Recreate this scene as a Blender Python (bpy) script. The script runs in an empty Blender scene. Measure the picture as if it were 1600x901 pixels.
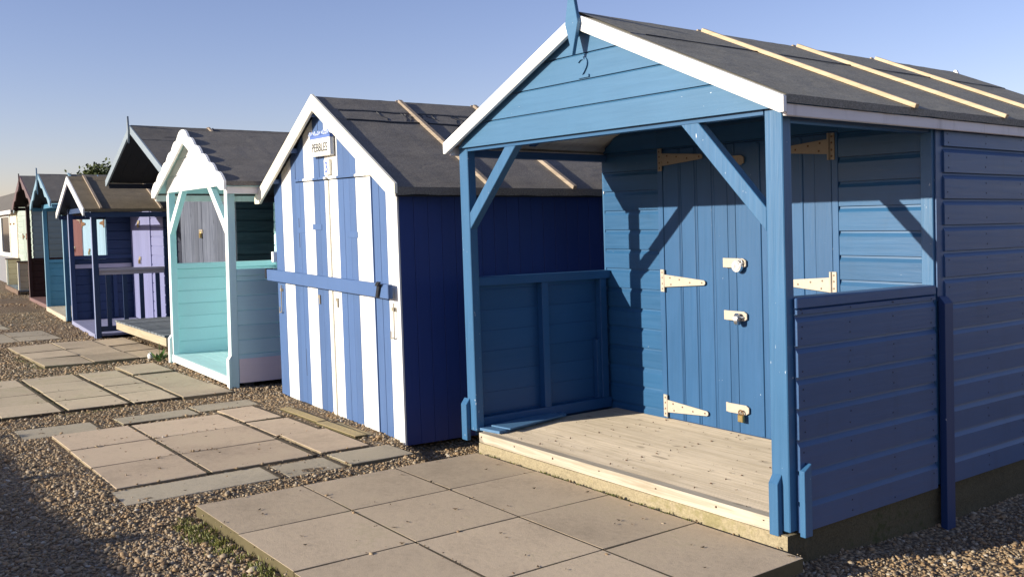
import bpy, bmesh, math, random
import numpy as np
from mathutils import Vector, Matrix, noise as mnoise

random.seed(7)
rng = np.random.default_rng(11)
S = bpy.context.scene
COL = S.collection

# ------------------------------------------------------------------ materials
def nt(name):
    m = bpy.data.materials.new(name); m.use_nodes = True
    t = m.node_tree; t.nodes.clear()
    o = t.nodes.new('ShaderNodeOutputMaterial'); b = t.nodes.new('ShaderNodeBsdfPrincipled')
    t.links.new(b.outputs[0], o.inputs[0])
    return m, t, b

class N:
    """tiny node-graph helper"""
    def __init__(s, t): s.t = t
    def new(s, k, **kw):
        n = s.t.nodes.new(k)
        for a, v in kw.items(): setattr(n, a, v)
        return n
    def put(s, sock, v):
        if hasattr(v, 'is_linked') or isinstance(v, bpy.types.NodeSocket): s.t.links.new(v, sock)
        else: sock.default_value = v
    def math(s, op, a, b=0.0, clamp=False):
        n = s.new('ShaderNodeMath', operation=op); n.use_clamp = clamp
        s.put(n.inputs[0], a); s.put(n.inputs[1], b); return n.outputs[0]
    def mix(s, f, a, b):
        n = s.new('ShaderNodeMix', data_type='RGBA')
        s.put(n.inputs[0], f)
        s.put(n.inputs[6], (*a, 1) if isinstance(a, tuple) else a)
        s.put(n.inputs[7], (*b, 1) if isinstance(b, tuple) else b)
        return n.outputs[2]
    def obj(s): return s.new('ShaderNodeTexCoord').outputs['Object']
    def mapping(s, v, scale, loc=(0, 0, 0)):
        n = s.new('ShaderNodeMapping'); n.inputs['Scale'].default_value = scale
        n.inputs['Location'].default_value = loc
        s.t.links.new(v, n.inputs['Vector']); return n.outputs[0]
    def noise(s, v, scale, detail=4, rough=.55, dist=0):
        n = s.new('ShaderNodeTexNoise'); n.inputs['Scale'].default_value = scale
        n.inputs['Detail'].default_value = detail; n.inputs['Roughness'].default_value = rough
        n.inputs['Distortion'].default_value = dist
        s.t.links.new(v, n.inputs['Vector']); return n.outputs['Fac']
    def ramp(s, f, stops, interp='LINEAR'):
        n = s.new('ShaderNodeValToRGB'); r = n.color_ramp; r.interpolation = interp
        while len(r.elements) < len(stops): r.elements.new(.5)
        for e, (p, c) in zip(r.elements, stops):
            e.position = p; e.color = (*c, 1) if len(c) == 3 else c
        s.put(n.inputs[0], f); return n.outputs[0]
    def step(s, f, lo, hi):
        n = s.new('ShaderNodeMapRange'); n.interpolation_type = 'SMOOTHSTEP'
        s.put(n.inputs[0], f); n.inputs[1].default_value = lo; n.inputs[2].default_value = hi
        return n.outputs[0]
    def scale(s, c, f):
        n = s.new('ShaderNodeVectorMath', operation='SCALE')
        s.put(n.inputs[0], (*c,) if isinstance(c, tuple) else c); s.put(n.inputs[3], f); return n.outputs[0]
    def bump(s, h, strength, dist, bsdf, prev=None):
        n = s.new('ShaderNodeBump'); n.inputs['Strength'].default_value = strength
        n.inputs['Distance'].default_value = dist
        s.put(n.inputs['Height'], h)
        if prev is not None: s.t.links.new(prev, n.inputs['Normal'])
        s.t.links.new(n.outputs[0], bsdf.inputs['Normal']); return n.outputs[0]
    def island(s): return s.new('ShaderNodeNewGeometry').outputs['Random Per Island']

def axis_scale(axis, along, across):
    return tuple(along if a == axis else across for a in 'xyz')

def paint(name, rgb, axis='x', rough=.48, var=.10, isl=.07, grain=.10, chip=.0, chipcol=(.66, .70, .74),
          bump=.25, dirt=0.0, dirtcol=(.16, .14, .11), gs=45):
    m, t, b = nt(name); g = N(t)
    o = g.obj()
    gr = g.noise(g.mapping(o, axis_scale(axis, 2.2, gs)), 1.0, 5, .6, .4)
    lv = g.noise(o, 2.3, 5, .6)
    v = g.math('ADD', g.math('MULTIPLY', g.math('SUBTRACT', lv, .5), var * 2.2), 1.0)
    v = g.math('ADD', v, g.math('MULTIPLY', g.math('SUBTRACT', gr, .5), grain * 2))
    v = g.math('ADD', v, g.math('MULTIPLY', g.math('SUBTRACT', g.island(), .5), isl * 2))
    c = g.scale(rgb, v)
    if dirt > 0:
        d = g.noise(g.mapping(o, axis_scale('z', 2.0, 9)), 1.0, 6, .65, .5)
        c = g.mix(g.math('MULTIPLY', g.step(d, .52, .74), dirt), c, dirtcol)
    if chip > 0:
        ch = g.noise(g.mapping(o, axis_scale(axis, 26, 75)), 1.0, 3, .6)
        pat = g.noise(o, 3.1, 3, .6)
        k = g.math('ADD', ch, g.math('MULTIPLY', g.math('SUBTRACT', pat, .5), .35))
        c = g.mix(g.math('MULTIPLY', g.step(k, .80 - chip * .3, .82 - chip * .3), .85), c, chipcol)
    t.links.new(c, b.inputs['Base Color'])
    g.put(b.inputs['Roughness'], g.math('ADD', g.math('MULTIPLY', gr, .18), rough - .09))
    b.inputs['Specular IOR Level'].default_value = .45
    g.bump(g.math('ADD', gr, g.math('MULTIPLY', lv, .6)), bump, .004, b)
    return m

def rawwood(name, c1, c2, axis='x', rough=.75, isl=.10, spec=.25, bump=.35, gs=38, knots=True):
    m, t, b = nt(name); g = N(t); o = g.obj()
    gr = g.noise(g.mapping(o, axis_scale(axis, 1.6, gs)), 1.0, 6, .65, 1.2)
    lv = g.noise(o, 1.7, 5, .6)
    f = g.math('ADD', g.math('MULTIPLY', gr, .7), g.math('MULTIPLY', lv, .3))
    c = g.mix(g.step(f, .34, .66), c1, c2)
    if knots:
        kn = g.noise(g.mapping(o, axis_scale(axis, 5, 11)), 1.0, 1, .4)
        c = g.mix(g.math('MULTIPLY', g.step(kn, .70, .78), .55), c, tuple(x * .35 for x in c1))
    v = g.math('ADD', g.math('MULTIPLY', g.math('SUBTRACT', g.island(), .5), isl * 2), 1.0)
    t.links.new(g.scale(c, v), b.inputs['Base Color'])
    b.inputs['Roughness'].default_value = rough; b.inputs['Specular IOR Level'].default_value = spec
    g.bump(gr, bump, .004, b)
    return m

def felt(name, rgb, spec=.12, patch=.25, patchcol=(.06, .06, .06)):
    m, t, b = nt(name); g = N(t); o = g.obj()
    sp = g.noise(o, 110, 5, .9); md = g.noise(g.mapping(o, (6, 2.2, 6)), 1, 6, .6); lv = g.noise(o, .9, 4, .6)
    v = g.math('ADD', g.math('MULTIPLY', g.math('SUBTRACT', sp, .5), 3.2), 1.0)
    v = g.math('ADD', v, g.math('MULTIPLY', g.math('SUBTRACT', md, .5), .55))
    v = g.math('ADD', v, g.math('MULTIPLY', g.math('SUBTRACT', lv, .5), .4))
    c = g.scale(rgb, g.math('MAXIMUM', v, .2))
    c = g.mix(g.math('MULTIPLY', g.step(md, .58, .72), patch), c, patchcol)
    t.links.new(c, b.inputs['Base Color'])
    b.inputs['Roughness'].default_value = .85; b.inputs['Specular IOR Level'].default_value = spec
    n1 = g.bump(sp, .5, .002, b); g.bump(g.math('ADD', md, g.math('MULTIPLY', g.noise(g.mapping(o, (9, 3, 9), (3, 1, 2)), 1, 3, .5, 1.5), .7)), .55, .012, b, n1)
    return m

def concrete(name, rgb, speck=.6, lichen=.3, lichcol=(.27, .23, .10), isl=.09, sidelich=.0, bump=.5, fine=230):
    m, t, b = nt(name); g = N(t); o = g.obj()
    fi = g.noise(o, fine, 3, .7); md = g.noise(o, 26, 5, .65); lv = g.noise(o, 1.9, 5, .6)
    v = g.math('ADD', g.math('MULTIPLY', g.math('SUBTRACT', fi, .5), speck * 1.6), 1.0)
    v = g.math('ADD', v, g.math('MULTIPLY', g.math('SUBTRACT', md, .5), .45))
    v = g.math('ADD', v, g.math('MULTIPLY', g.math('SUBTRACT', lv, .5), .8))
    v = g.math('ADD', v, g.math('MULTIPLY', g.math('SUBTRACT', g.island(), .5), isl * 2))
    c = g.scale(rgb, g.math('MAXIMUM', v, .25))
    k = g.math('ADD', g.math('MULTIPLY', md, .5), g.math('MULTIPLY', lv, .6))
    c = g.mix(g.math('MULTIPLY', g.step(k, .56, .70), lichen), c, lichcol)
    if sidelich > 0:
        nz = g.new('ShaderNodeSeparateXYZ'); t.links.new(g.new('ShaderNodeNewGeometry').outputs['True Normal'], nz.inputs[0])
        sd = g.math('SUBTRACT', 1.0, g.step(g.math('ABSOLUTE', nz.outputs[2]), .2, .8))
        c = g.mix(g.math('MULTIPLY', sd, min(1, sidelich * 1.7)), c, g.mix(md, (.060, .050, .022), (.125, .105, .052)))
    t.links.new(c, b.inputs['Base Color'])
    b.inputs['Roughness'].default_value = .9; b.inputs['Specular IOR Level'].default_value = .2
    n1 = g.bump(fi, bump, .003, b); g.bump(md, bump * .6, .006, b, n1)
    return m

def metal(name, rgb, metallic=.0, rough=.4, rust=.0):
    m, t, b = nt(name); g = N(t); o = g.obj()
    n = g.noise(o, 34, 5, .65); n2 = g.noise(o, 8, 3, .6)
    v = g.math('ADD', g.math('MULTIPLY', g.math('SUBTRACT', n, .5), .35), 1.0)
    c = g.scale(rgb, v)
    if rust > 0:
        k = g.math('ADD', g.math('MULTIPLY', n, .7), g.math('MULTIPLY', n2, .3))
        c = g.mix(g.step(k, .62 - rust * .10, .72 - rust * .04), c, (.20, .085, .03))
    t.links.new(c, b.inputs['Base Color']); b.inputs['Metallic'].default_value = metallic
    g.put(b.inputs['Roughness'], g.math('ADD', rough, g.math('MULTIPLY', n, .15)))
    g.bump(n, .15, .001, b)
    return m

PEB = [(0, (.15, .095, .05)), (.14, (.27, .175, .09)), (.30, (.34, .232, .128)), (.46, (.24, .175, .105)), (.58, (.36, .265, .158)),
       (.70, (.185, .135, .085)), (.80, (.30, .235, .158)), (.93, (.36, .29, .20)), (.99, (.42, .36, .28)), (1, (.52, .47, .40))]
def gravel_ground():
    m, t, b = nt('gravel_bed'); g = N(t); o = g.obj()
    wob = g.new('ShaderNodeTexVoronoi'); wob.inputs['Scale'].default_value = 46; t.links.new(o, wob.inputs['Vector'])
    sep = g.new('ShaderNodeSeparateColor'); t.links.new(wob.outputs['Color'], sep.inputs[0])
    c = g.ramp(sep.outputs[0], PEB)
    d = g.step(wob.outputs['Distance'], .32, .62)
    c = g.mix(g.math('MULTIPLY', d, .6), c, (.05, .038, .028))
    big = g.noise(o, 1.1, 4, .6)
    c = g.scale(c, g.math('ADD', g.math('MULTIPLY', big, .5), .72))
    t.links.new(c, b.inputs['Base Color']); b.inputs['Roughness'].default_value = .8
    b.inputs['Specular IOR Level'].default_value = .25
    g.bump(g.math('SUBTRACT', 1.0, wob.outputs['Distance']), 1.0, .016, b)
    return m
def pebble_mat():
    m, t, b = nt('pebbles'); g = N(t)
    r = g.island(); c = g.ramp(r, PEB)
    n = g.noise(g.obj(), 140, 3, .6)
    c = g.scale(c, g.math('ADD', g.math('MULTIPLY', n, .6), .7))
    t.links.new(c, b.inputs['Base Color']); b.inputs['Roughness'].default_value = .6
    b.inputs['Specular IOR Level'].default_value = .35
    return m
def leafmat(name, c1, c2, rough=.55):
    m, t, b = nt(name); g = N(t)
    c = g.mix(g.island(), c1, c2)
    t.links.new(c, b.inputs['Base Color']); b.inputs['Roughness'].default_value = rough
    b.inputs['Specular IOR Level'].default_value = .3
    return m

# ------------------------------------------------------------------ geometry helper
LEAN = 0.0; TILT = 0.0; ZB = 0.0          # lean of the hut being built (metres sideways per metre up), base height
class MB:
    def __init__(s): s.v = []; s.f = []; s.m = []; s.jit = 0
    def add(s, verts, faces, m=0):
        b = len(s.v); s.v += [tuple(p) for p in verts]
        for f in faces: s.f.append([i + b for i in f]); s.m.append(m)
        return s
    def box(s, x0, x1, y0, y1, z0, z1, m=0):
        v = [(x, y, z) for x in (x0, x1) for y in (y0, y1) for z in (z0, z1)]
        return s.add(v, [(0, 1, 3, 2), (4, 6, 7, 5), (0, 4, 5, 1), (2, 3, 7, 6), (0, 2, 6, 4), (1, 5, 7, 3)], m)
    def prism(s, poly, axis, a, b, m=0):
        n = len(poly)
        def P(p, t):
            return {'y': (p[0], t, p[1]), 'x': (t, p[0], p[1]), 'z': (p[0], p[1], t)}[axis]
        v = [P(p, a) for p in poly] + [P(p, b) for p in poly]
        f = [list(range(n))[::-1], list(range(n, 2 * n))] + [(i, (i + 1) % n, n + (i + 1) % n, n + i) for i in range(n)]
        return s.add(v, f, m)
    def bar(s, p0, p1, w, h, up=(0, 0, 1), m=0):
        p0, p1, up = Vector(p0), Vector(p1), Vector(up)
        d = (p1 - p0).normalized(); r = d.cross(up).normalized(); u = r.cross(d)
        v = [p + r * (a * w / 2) + u * (c * h / 2) for p in (p0, p1) for a in (-1, 1) for c in (-1, 1)]
        return s.add(v, [(0, 1, 3, 2), (4, 6, 7, 5), (0, 4, 5, 1), (2, 3, 7, 6), (0, 2, 6, 4), (1, 5, 7, 3)], m)
    def cyl(s, p0, p1, r0, r1=None, n=14, m=0):
        r1 = r0 if r1 is None else r1
        p0, p1 = Vector(p0), Vector(p1); d = (p1 - p0).normalized()
        a = d.orthogonal().normalized(); c = d.cross(a)
        v = []
        for p, r in ((p0, r0), (p1, r1)):
            for i in range(n):
                t = 2 * math.pi * i / n; v.append(p + (a * math.cos(t) + c * math.sin(t)) * r)
        f = [list(range(n))[::-1], list(range(n, 2 * n))] + [(i, (i + 1) % n, n + (i + 1) % n, n + i) for i in range(n)]
        return s.add(v, f, m)
    def tube(s, pts, r, n=7, m=0):
        for a, b in zip(pts[:-1], pts[1:]): s.cyl(a, b, r, n=n, m=m)
        return s
    def torus(s, c, ax, R, r, a0=0, a1=2 * math.pi, n=18):
        c = Vector(c); ax = Vector(ax).normalized(); u = ax.orthogonal().normalized(); w = ax.cross(u)
        pts = [c + (u * math.cos(a0 + (a1 - a0) * i / n) + w * math.sin(a0 + (a1 - a0) * i / n)) * R for i in range(n + 1)]
        return s.tube(pts, r)
    def grid(s, pts, nu, nv, m=0):
        s.add(pts, [(i * nv + j, (i + 1) * nv + j, (i + 1) * nv + j + 1, i * nv + j + 1)
                    for i in range(nu - 1) for j in range(nv - 1)], m); return s
    def build(s, name, mats, parent=None, bevel=0.0, smooth=False, recalc=True, matfun=None, kind=None):
        me = bpy.data.meshes.new(name)
        vv = [(x + LEAN * z, y, z - ZB - TILT * x) for x, y, z in s.v]
        me.from_pydata(vv, [], s.f)
        if not isinstance(mats, (list, tuple)): mats = [mats]
        for m in mats: me.materials.append(m)
        me.polygons.foreach_set('material_index', s.m)
        if recalc:
            bm = bmesh.new(); bm.from_mesh(me); bmesh.ops.recalc_face_normals(bm, faces=bm.faces[:])
            if matfun:
                bm.normal_update()
                for f in bm.faces: f.material_index = matfun(f.normal, f.material_index)
            bm.to_mesh(me); bm.free()
        if smooth: me.polygons.foreach_set('use_smooth', [True] * len(me.polygons))
        o = bpy.data.objects.new(name, me); COL.objects.link(o)
        if parent is not None: o.parent = parent
        if bevel > 0:
            md = o.modifiers.new('edge', 'BEVEL'); md.width = bevel; md.segments = 1
            md.limit_method = 'ANGLE'; md.angle_limit = math.radians(40)
        if kind: o['kind'] = kind
        return o

def thing(name, label, cat, loc, rz=0.0, group=None):
    o = bpy.data.objects.new(name, None); COL.objects.link(o); o.empty_display_size = .2
    o.location = loc; o.rotation_euler = (0, 0, rz); o['label'] = label; o['category'] = cat
    if group: o['group'] = group
    return o
def tag(o, label, cat, group=None):
    o['label'] = label; o['category'] = cat
    if group: o['group'] = group
    return o

# ------------------------------------------------------------------ carpentry
def lap(mb, side, face, a, b, z0, z1, pitch=.1365, t=.018, cove=.26, clip=None, m=0, nails=0):
    """horizontal shiplap boards on one wall; side = outward direction; a..b along the wall"""
    sgn = -1 if side[0] == '-' else 1; ax = side[1]
    z = z0
    while z < z1 - .01:
        zt = min(z + pitch - .002, z1); p = zt - z; tt = t * random.uniform(.9, 1.08)
        pr = [(0, z), (tt, z), (tt, z + p * (1 - cove)), (tt * .35, z + p * (1 - cove * .38)), (tt * .25, zt), (0, zt)]
        va, vb = [], []
        ok = True
        for n, zz in pr:
            lo, hi = (a, b) if clip is None else clip(zz)
            lo = max(lo, a); hi = min(hi, b)
            if hi - lo < .01: mid = (lo + hi) / 2; lo = mid - .004; hi = mid + .004
            q = face + sgn * n
            if ax == 'y': va.append((lo, q, zz)); vb.append((hi, q, zz))
            else: va.append((q, lo, zz)); vb.append((q, hi, zz))
        n = len(pr)
        mb.add(va + vb, [list(range(n)), list(range(n, 2 * n))[::-1]] +
               [(i, (i + 1) % n, n + (i + 1) % n, n + i) for i in range(n)], m)
        if nails:
            lo, hi = (a, b) if clip is None else clip(z + p * .5)
            lo = max(lo, a); hi = min(hi, b)
            for k in range(nails + 1):
                for dz in (.22, .62):
                    if random.random() < .2 or hi - lo < .2: continue
                    u = lo + .035 + (hi - lo - .07) * k / nails + random.uniform(-.008, .008); zz = z + p * dz + random.uniform(-.006, .006)
                    q0, q1 = face + sgn * (tt - .001), face + sgn * (tt + .0012)
                    if ax == 'y': mb.cyl((u, q0, zz), (u, q1, zz), .0042, n=8, m=1)
                    else: mb.cyl((q0, u, zz), (q1, u, zz), .0042, n=8, m=1)
        z += pitch
    return mb

def vboards(mb, x0, x1, y0, y1, zb, ztop, n=None, w=.1, gap=.004, m=0, edges=None, mats=None):
    """vertical boards; ztop is a number or a function of x"""
    zf = ztop if callable(ztop) else (lambda x: ztop)
    if edges is None:
        n = n or max(1, round((x1 - x0) / w)); edges = [x0 + (x1 - x0) * i / n for i in range(n + 1)]
    for i in range(len(edges) - 1):
        l, r = edges[i] + gap / 2, edges[i + 1] - gap / 2
        poly = [(l, zb), (r, zb), (r, zf(r))]
        if l < 0 < r and callable(ztop): poly.append((0, zf(0)))
        poly.append((l, zf(l)))
        dy = random.uniform(-.0015, .0015)
        mb.prism(poly, 'y', y0 + dy, y1, mats[i] if mats else m)
    return mb

def tongue_side(mb, x0, x1, ya, yb, z0, z1, w=.105, gap=.004):
    n = round((yb - ya) / w)
    for i in range(n):
        d = random.uniform(-.0012, .0012)
        mb.box(x0 + d, x1 + d, ya + (yb - ya) * i / n + gap / 2, ya + (yb - ya) * (i + 1) / n - gap / 2, z0, z1)
    return mb

def gable_roof(root, hw, s, za, y0, y1, m_felt, m_under, seams=(), tar=None, tar_r=.0055, battens=(), m_bat=None,
               drop=.04, bat=(.032, .024), left_only=False, wav=.0022, seed=0):
    """boarded gable roof with a felt skin (sub-part) and battens (parts)"""
    mb = MB()
    t = .022
    for sg in (-1, 1):
        n = max(3, round((y1 - y0) / .14))
        for i in range(n):                                   # boards run down the slope
            ya = y0 + (y1 - y0) * i / n + .001; yb = y0 + (y1 - y0) * (i + 1) / n - .001
            pl = [(0, za - .008), (sg * hw, za - .008 - s * hw), (sg * hw, za - .008 - s * hw - t), (0, za - .008 - t)]
            mb.prism(pl, 'y', ya, yb)
    roof = mb.build('roof', m_under, root)
    fb = MB()
    for sg in (-1, 1):
        xs = [0, .004] + [hw * i / 22 for i in range(1, 23)] + [hw + .014, hw + .016]
        for sx in seams: xs += [sx - .003, sx + .003]
        xs = sorted(xs); ny = max(8, int((y1 - y0) / .06)); pts = []
        for x in xs:
            for j in range(ny + 1):
                y = y0 - .004 + (y1 - y0 + .008) * j / ny
                z = za - s * x + wav * mnoise.noise((x * 3 + seed, y * 9, sg * 5 + seed)) + wav * .7 * mnoise.noise((x * 14, y * 5 + seed, sg * 3))
                for sx in seams:
                    if x < sx: z += .005
                z = max(z, za - .006 - s * x + .001)
                if x > hw + .015: z -= drop * (1 + .16 * mnoise.noise((y * 5, seed, sg)))
                pts.append((sg * x, y, z))
        fb.grid(pts, len(xs), ny + 1)
    fo = fb.build('roof_felt', m_felt, roof, smooth=False, recalc=False)
    # outward normals
    me = fo.data; bm = bmesh.new(); bm.from_mesh(me)
    bm.normal_update()
    for f in bm.faces:
        if f.normal.z < -.01: f.normal_flip()
    bm.to_mesh(me); bm.free()
    if tar:
        for sx in seams:
            for sg in (1, -1):
                pts = []
                yy = y0 + .1
                while yy < y1 - .05:
                    x = sx + .012 + .006 * math.sin(yy * 11 + sx * 9) + .006 * mnoise.noise((yy * 7, sx * 9, sg))
                    pts.append((sg * x, yy, za - s * x + .006)); yy += .06
                MB().tube(pts, tar_r, 5).build('tar_seam', tar, roof)
        if len(seams) > 1:
            for k in range(13):
                yy = y0 + .15 + random.random() * min(1.0, y1 - y0 - .4); x = seams[0] + .01
                pts = [(x, yy, za - s * x + .006)]
                for q in range(random.randint(2, 4)):
                    x += .035; yy += random.uniform(-.03, .045); pts.append((x, yy, za - s * x + .005))
                MB().tube(pts, .0048, 5).build('tar_drip', tar, roof)
    bats = []
    for yb in battens:
        for sg in (1, -1):
            b = MB(); x1 = hw + .035
            p0 = (sg * .012, yb, za - s * .012 + bat[1] / 2 + .004); p1 = (sg * x1, yb + random.uniform(-.012, .012), za - s * x1 + bat[1] / 2 + .004)
            b.bar(p0, p1, bat[0], bat[1], up=(sg * s, 0, 1))
            bats.append(b.build('batten', m_bat, root, bevel=.002))
    return roof, bats

def barge(root, hw, s, za, y0, y1, h, mat, hend=None, style=None, amp=.02, nb=7, inner=0.0, name='bargeboard'):
    """one sloping board per side; za = apex of the upper edge, h = vertical width"""
    out = []
    hend = h if hend is None else hend
    hws = hw if isinstance(hw, tuple) else (hw, hw)
    for sg in (-1, 1):
        hw = hws[0] if sg < 0 else hws[1]
        up, lo = [], []
        M = 64 if style else 2
        for i in range(M + 1):
            t = i / M; x = .001 + t * (hw - .001); z = za - s * x
            if style == 'scallop': z += amp * abs(math.sin(math.pi * nb * t)) - amp * .3
            up.append((sg * x, z))
        zl = za - s * hw - hend
        xi = (za - h - zl) / s                                # where the lower edge meets the flat end cut
        for i in range(M + 1):
            t = i / M; x = .001 + t * (min(xi, hw) - .001); z = za - h - s * x
            if style == 'ogee': z += amp * math.sin(2 * math.pi * nb * t)
            lo.append((sg * x, z))
        poly = up + [(sg * hw, zl)] + lo[::-1]
        clean = []
        for p in poly:
            if not clean or (abs(p[0] - clean[-1][0]) + abs(p[1] - clean[-1][1])) > 1e-5: clean.append(p)
        mb = MB().prism(clean, 'y', y0, y1)
        out.append(mb.build(name, mat, root, bevel=.0025 if not style else .0))
    return out

def t_hinge(parent, x, z, y, sg, L, mat, mscrew, hp=.15, wp=.034, hs=.085):
    """T hinge: plate on the frame at x, tapered strap running towards sg"""
    mb = MB()
    mb.prism([(x - wp / 2, z - hp / 2), (x + wp / 2, z - hp / 2), (x + wp / 2, z + hp / 2), (x - wp / 2, z + hp / 2)], 'y', y - .007, y)
    xs = x + sg * (wp / 2 + .004); xe = x + sg * L
    pl = [(xs, z - hs / 2), (xe - sg * .012, z - .016), (xe, z - .008), (xe, z + .008), (xe - sg * .012, z + .016), (xs, z + hs / 2)]
    mb.prism(pl, 'y', y - .013, y - .006)
    mb.cyl((x + sg * (wp / 2 + .002), y - .011, z - hp / 2), (x + sg * (wp / 2 + .002), y - .011, z + hp / 2), .0075, n=10)
    for dz in (-.055, -.02, .02, .055): mb.cyl((x, y - .0085, z + dz), (x, y - .006, z + dz), .0065, n=9, m=1)
    for f, dz in ((.2, .022), (.22, -.022), (.42, .012), (.66, -.004), (.93, 0)):
        mb.cyl((x + sg * L * f, y - .0155, z + dz), (x + sg * L * f, y - .012, z + dz), .006, n=9, m=1)
    return mb.build('hinge', [mat, mscrew], parent, bevel=.0012)
def text_mesh(name, txt, size, mat, parent, loc, width=None, extr=.003, rx=math.pi / 2, bold=0.0):
    cu = bpy.data.curves.new(name + '_c', 'FONT'); cu.body = txt; cu.size = size; cu.extrude = extr; cu.offset = bold
    cu.align_x = 'CENTER'; cu.align_y = 'CENTER'; cu.resolution_u = 4
    ob = bpy.data.objects.new(name + '_c', cu); COL.objects.link(ob)
    bpy.context.view_layer.update()
    dg = bpy.context.evaluated_depsgraph_get()
    me = bpy.data.meshes.new_from_object(ob.evaluated_get(dg))
    bpy.data.objects.remove(ob)
    co = np.zeros(len(me.vertices) * 3); me.vertices.foreach_get('co', co); co = co.reshape(-1, 3)
    k = 1 if width is None else width / (co[:, 0].max() - co[:, 0].min())
    cx = (co[:, 0].max() + co[:, 0].min()) / 2; cy = (co[:, 1].max() + co[:, 1].min()) / 2
    v = np.stack([(co[:, 0] - cx) * k + loc[0], loc[1] - co[:, 2], (co[:, 1] - cy) + loc[2]], 1)
    v[:, 2] -= TILT * v[:, 0]; v[:, 0] += LEAN * v[:, 2]; v[:, 2] -= ZB
    me.vertices.foreach_set('co', v.ravel()); me.update()
    me.materials.clear(); me.materials.append(mat); me.name = name
    o = bpy.data.objects.new(name, me); COL.objects.link(o); o.parent = parent
    return o

# ------------------------------------------------------------------ terrain
def sstep(a, b, x):
    t = max(0, min(1, (x - a) / (b - a))); return t * t * (3 - 2 * t)
def gz(x, y):
    z = -.168 + .012 * mnoise.noise((x * .9, y * .9, 0)) + .006 * mnoise.noise((x * 3.1, y * 3.1, 4))
    z -= sstep(2.30, 2.62, x) * (.03 + .095 * sstep(-.4, 1.3, y)) * (1 - sstep(5.5, 8, x))
    z += .010 * sstep(-.55, -.35, y) * (1 - sstep(.3, .6, x))           # shingle banked up at the hut fronts
    z += .014 * (1 - sstep(-.25, .15, x)) * (1 - .6 * sstep(-.35, .1, y))
    z -= .075 * sstep(-.62, -.50, x) * (1 - sstep(.05, .16, x)) * sstep(-.30 , -.12, y + .28 * (x + .3))  # hollow added between the huts so its edge shades the gap
    z += .03 * sstep(-9, -18, x) if x < -9 else 0
    return z
GRAVEL = gravel_ground(); PEBM = pebble_mat()
def make_ground():
    xs = list(np.arange(-34, -9, .4)) + list(np.arange(-9, 7.01, .12)) + [8, 10, 14, 20, 40, 90, 220, 500]
    xs = [-500, -220, -90, -50] + xs
    ys = [-500, -200, -80, -30, -16] + list(np.arange(-10, -4, .4)) + list(np.arange(-4, 4.01, .12)) + [5, 7, 10, 16, 30, 80, 200, 500]
    pts = [(x, y, gz(x, y)) for x in xs for y in ys]
    o = MB().grid(pts, len(xs), len(ys)).build('ground', GRAVEL, smooth=True, kind='structure')
    bm = bmesh.new(); bm.from_mesh(o.data); bm.normal_update()
    for f in bm.faces:
        if f.normal.z < 0: f.normal_flip()
    bm.to_mesh(o.data); bm.free()
make_ground()

# paved standings: each a path made of separate slabs
SLABRECTS = []
def slabs(name, rects, top, mat, thick=.055, tilt=.0018, gap=.012, bev=.003, fill=True, ygap=1.0):
    mb = MB()
    if fill:
        a, b, c, e = min(r[0] for r in rects), max(r[1] for r in rects), min(r[2] for r in rects), max(r[3] for r in rects)
        for r in rects:                                       # grit packed in the joints
            zt = top + .0002 - tilt * .4 + min(0, r[4] if len(r) > 4 else 0)
            if r[1] < b - .03: mb.box(r[1] - gap * .6, r[1] + gap * .6, r[2] + .01, r[3] - .004, top - thick, zt - .0004, 1)
            if r[3] < e - .03: mb.box(r[0] + .01, r[1] - .004, r[3] - gap * ygap * .62, r[3] + gap * ygap * .62, top - thick, zt, 1)
    for r in rects:
        x0, x1, y0, y1 = r[:4]; dz = (r[4] if len(r) > 4 else 0) + random.uniform(-tilt, tilt) * .6
        SLABRECTS.append((x0 - .012, x1 + .012, y0 - .012, y1 + .012))
        a, b = random.uniform(-tilt, tilt), random.uniform(-tilt, tilt)
        sk = random.uniform(-.006, .006)
        g = gap / 2
        gx = g * .9; gy = g * ygap
        c = [(x0 + gx + sk, y0 + gy), (x1 - gx + sk, y0 + gy - sk), (x1 - gx, y1 - gy - sk), (x0 + gx, y1 - gy)]
        zt = [top + dz + (a if x > (x0 + x1) / 2 else -a) + (b if y > (y0 + y1) / 2 else -b) for x, y in c]
        v = [(p[0], p[1], top - thick + dz) for p in c] + [(p[0], p[1], z) for p, z in zip(c, zt)]
        mb.add(v, [(3, 2, 1, 0), (4, 5, 6, 7), (0, 1, 5, 4), (1, 2, 6, 5), (2, 3, 7, 6), (3, 0, 4, 7)])
    return mb.build(name, [mat, JOINT], bevel=bev, kind='structure')

JOINT = concrete('joint_grit', (.085, .066, .045), .9, .5, (.07, .075, .02), 0, 0, .9, 120)
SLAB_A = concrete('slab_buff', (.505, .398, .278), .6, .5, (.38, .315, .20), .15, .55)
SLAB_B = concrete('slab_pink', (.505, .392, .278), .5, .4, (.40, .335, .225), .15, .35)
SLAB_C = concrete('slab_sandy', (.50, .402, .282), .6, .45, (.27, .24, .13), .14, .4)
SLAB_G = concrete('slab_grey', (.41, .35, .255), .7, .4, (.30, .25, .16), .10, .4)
def grid_rects(xl, yl): return [(xl[i], xl[i + 1], yl[j], yl[j + 1]) for i in range(len(xl) - 1) for j in range(len(yl) - 1)]
slabs('paved_path', grid_rects([.185, .785, 1.415, 2.03, 2.655], [-1.86, -1.258, -.662, -.058]), -.1126, SLAB_A, .062, .0008, .011, .0012)
slabs('paved_path', grid_rects([-2.30, -1.72, -1.13, -.53], [-2.08, -1.53, -.84]) +
      [(-2.45, -1.84, -.82, -.50), (-1.83, -1.24, -.82, -.46, -.004), (-1.23, -.55, -.80, -.42, .003)], -.138, SLAB_B, ygap=2.2)
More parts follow.
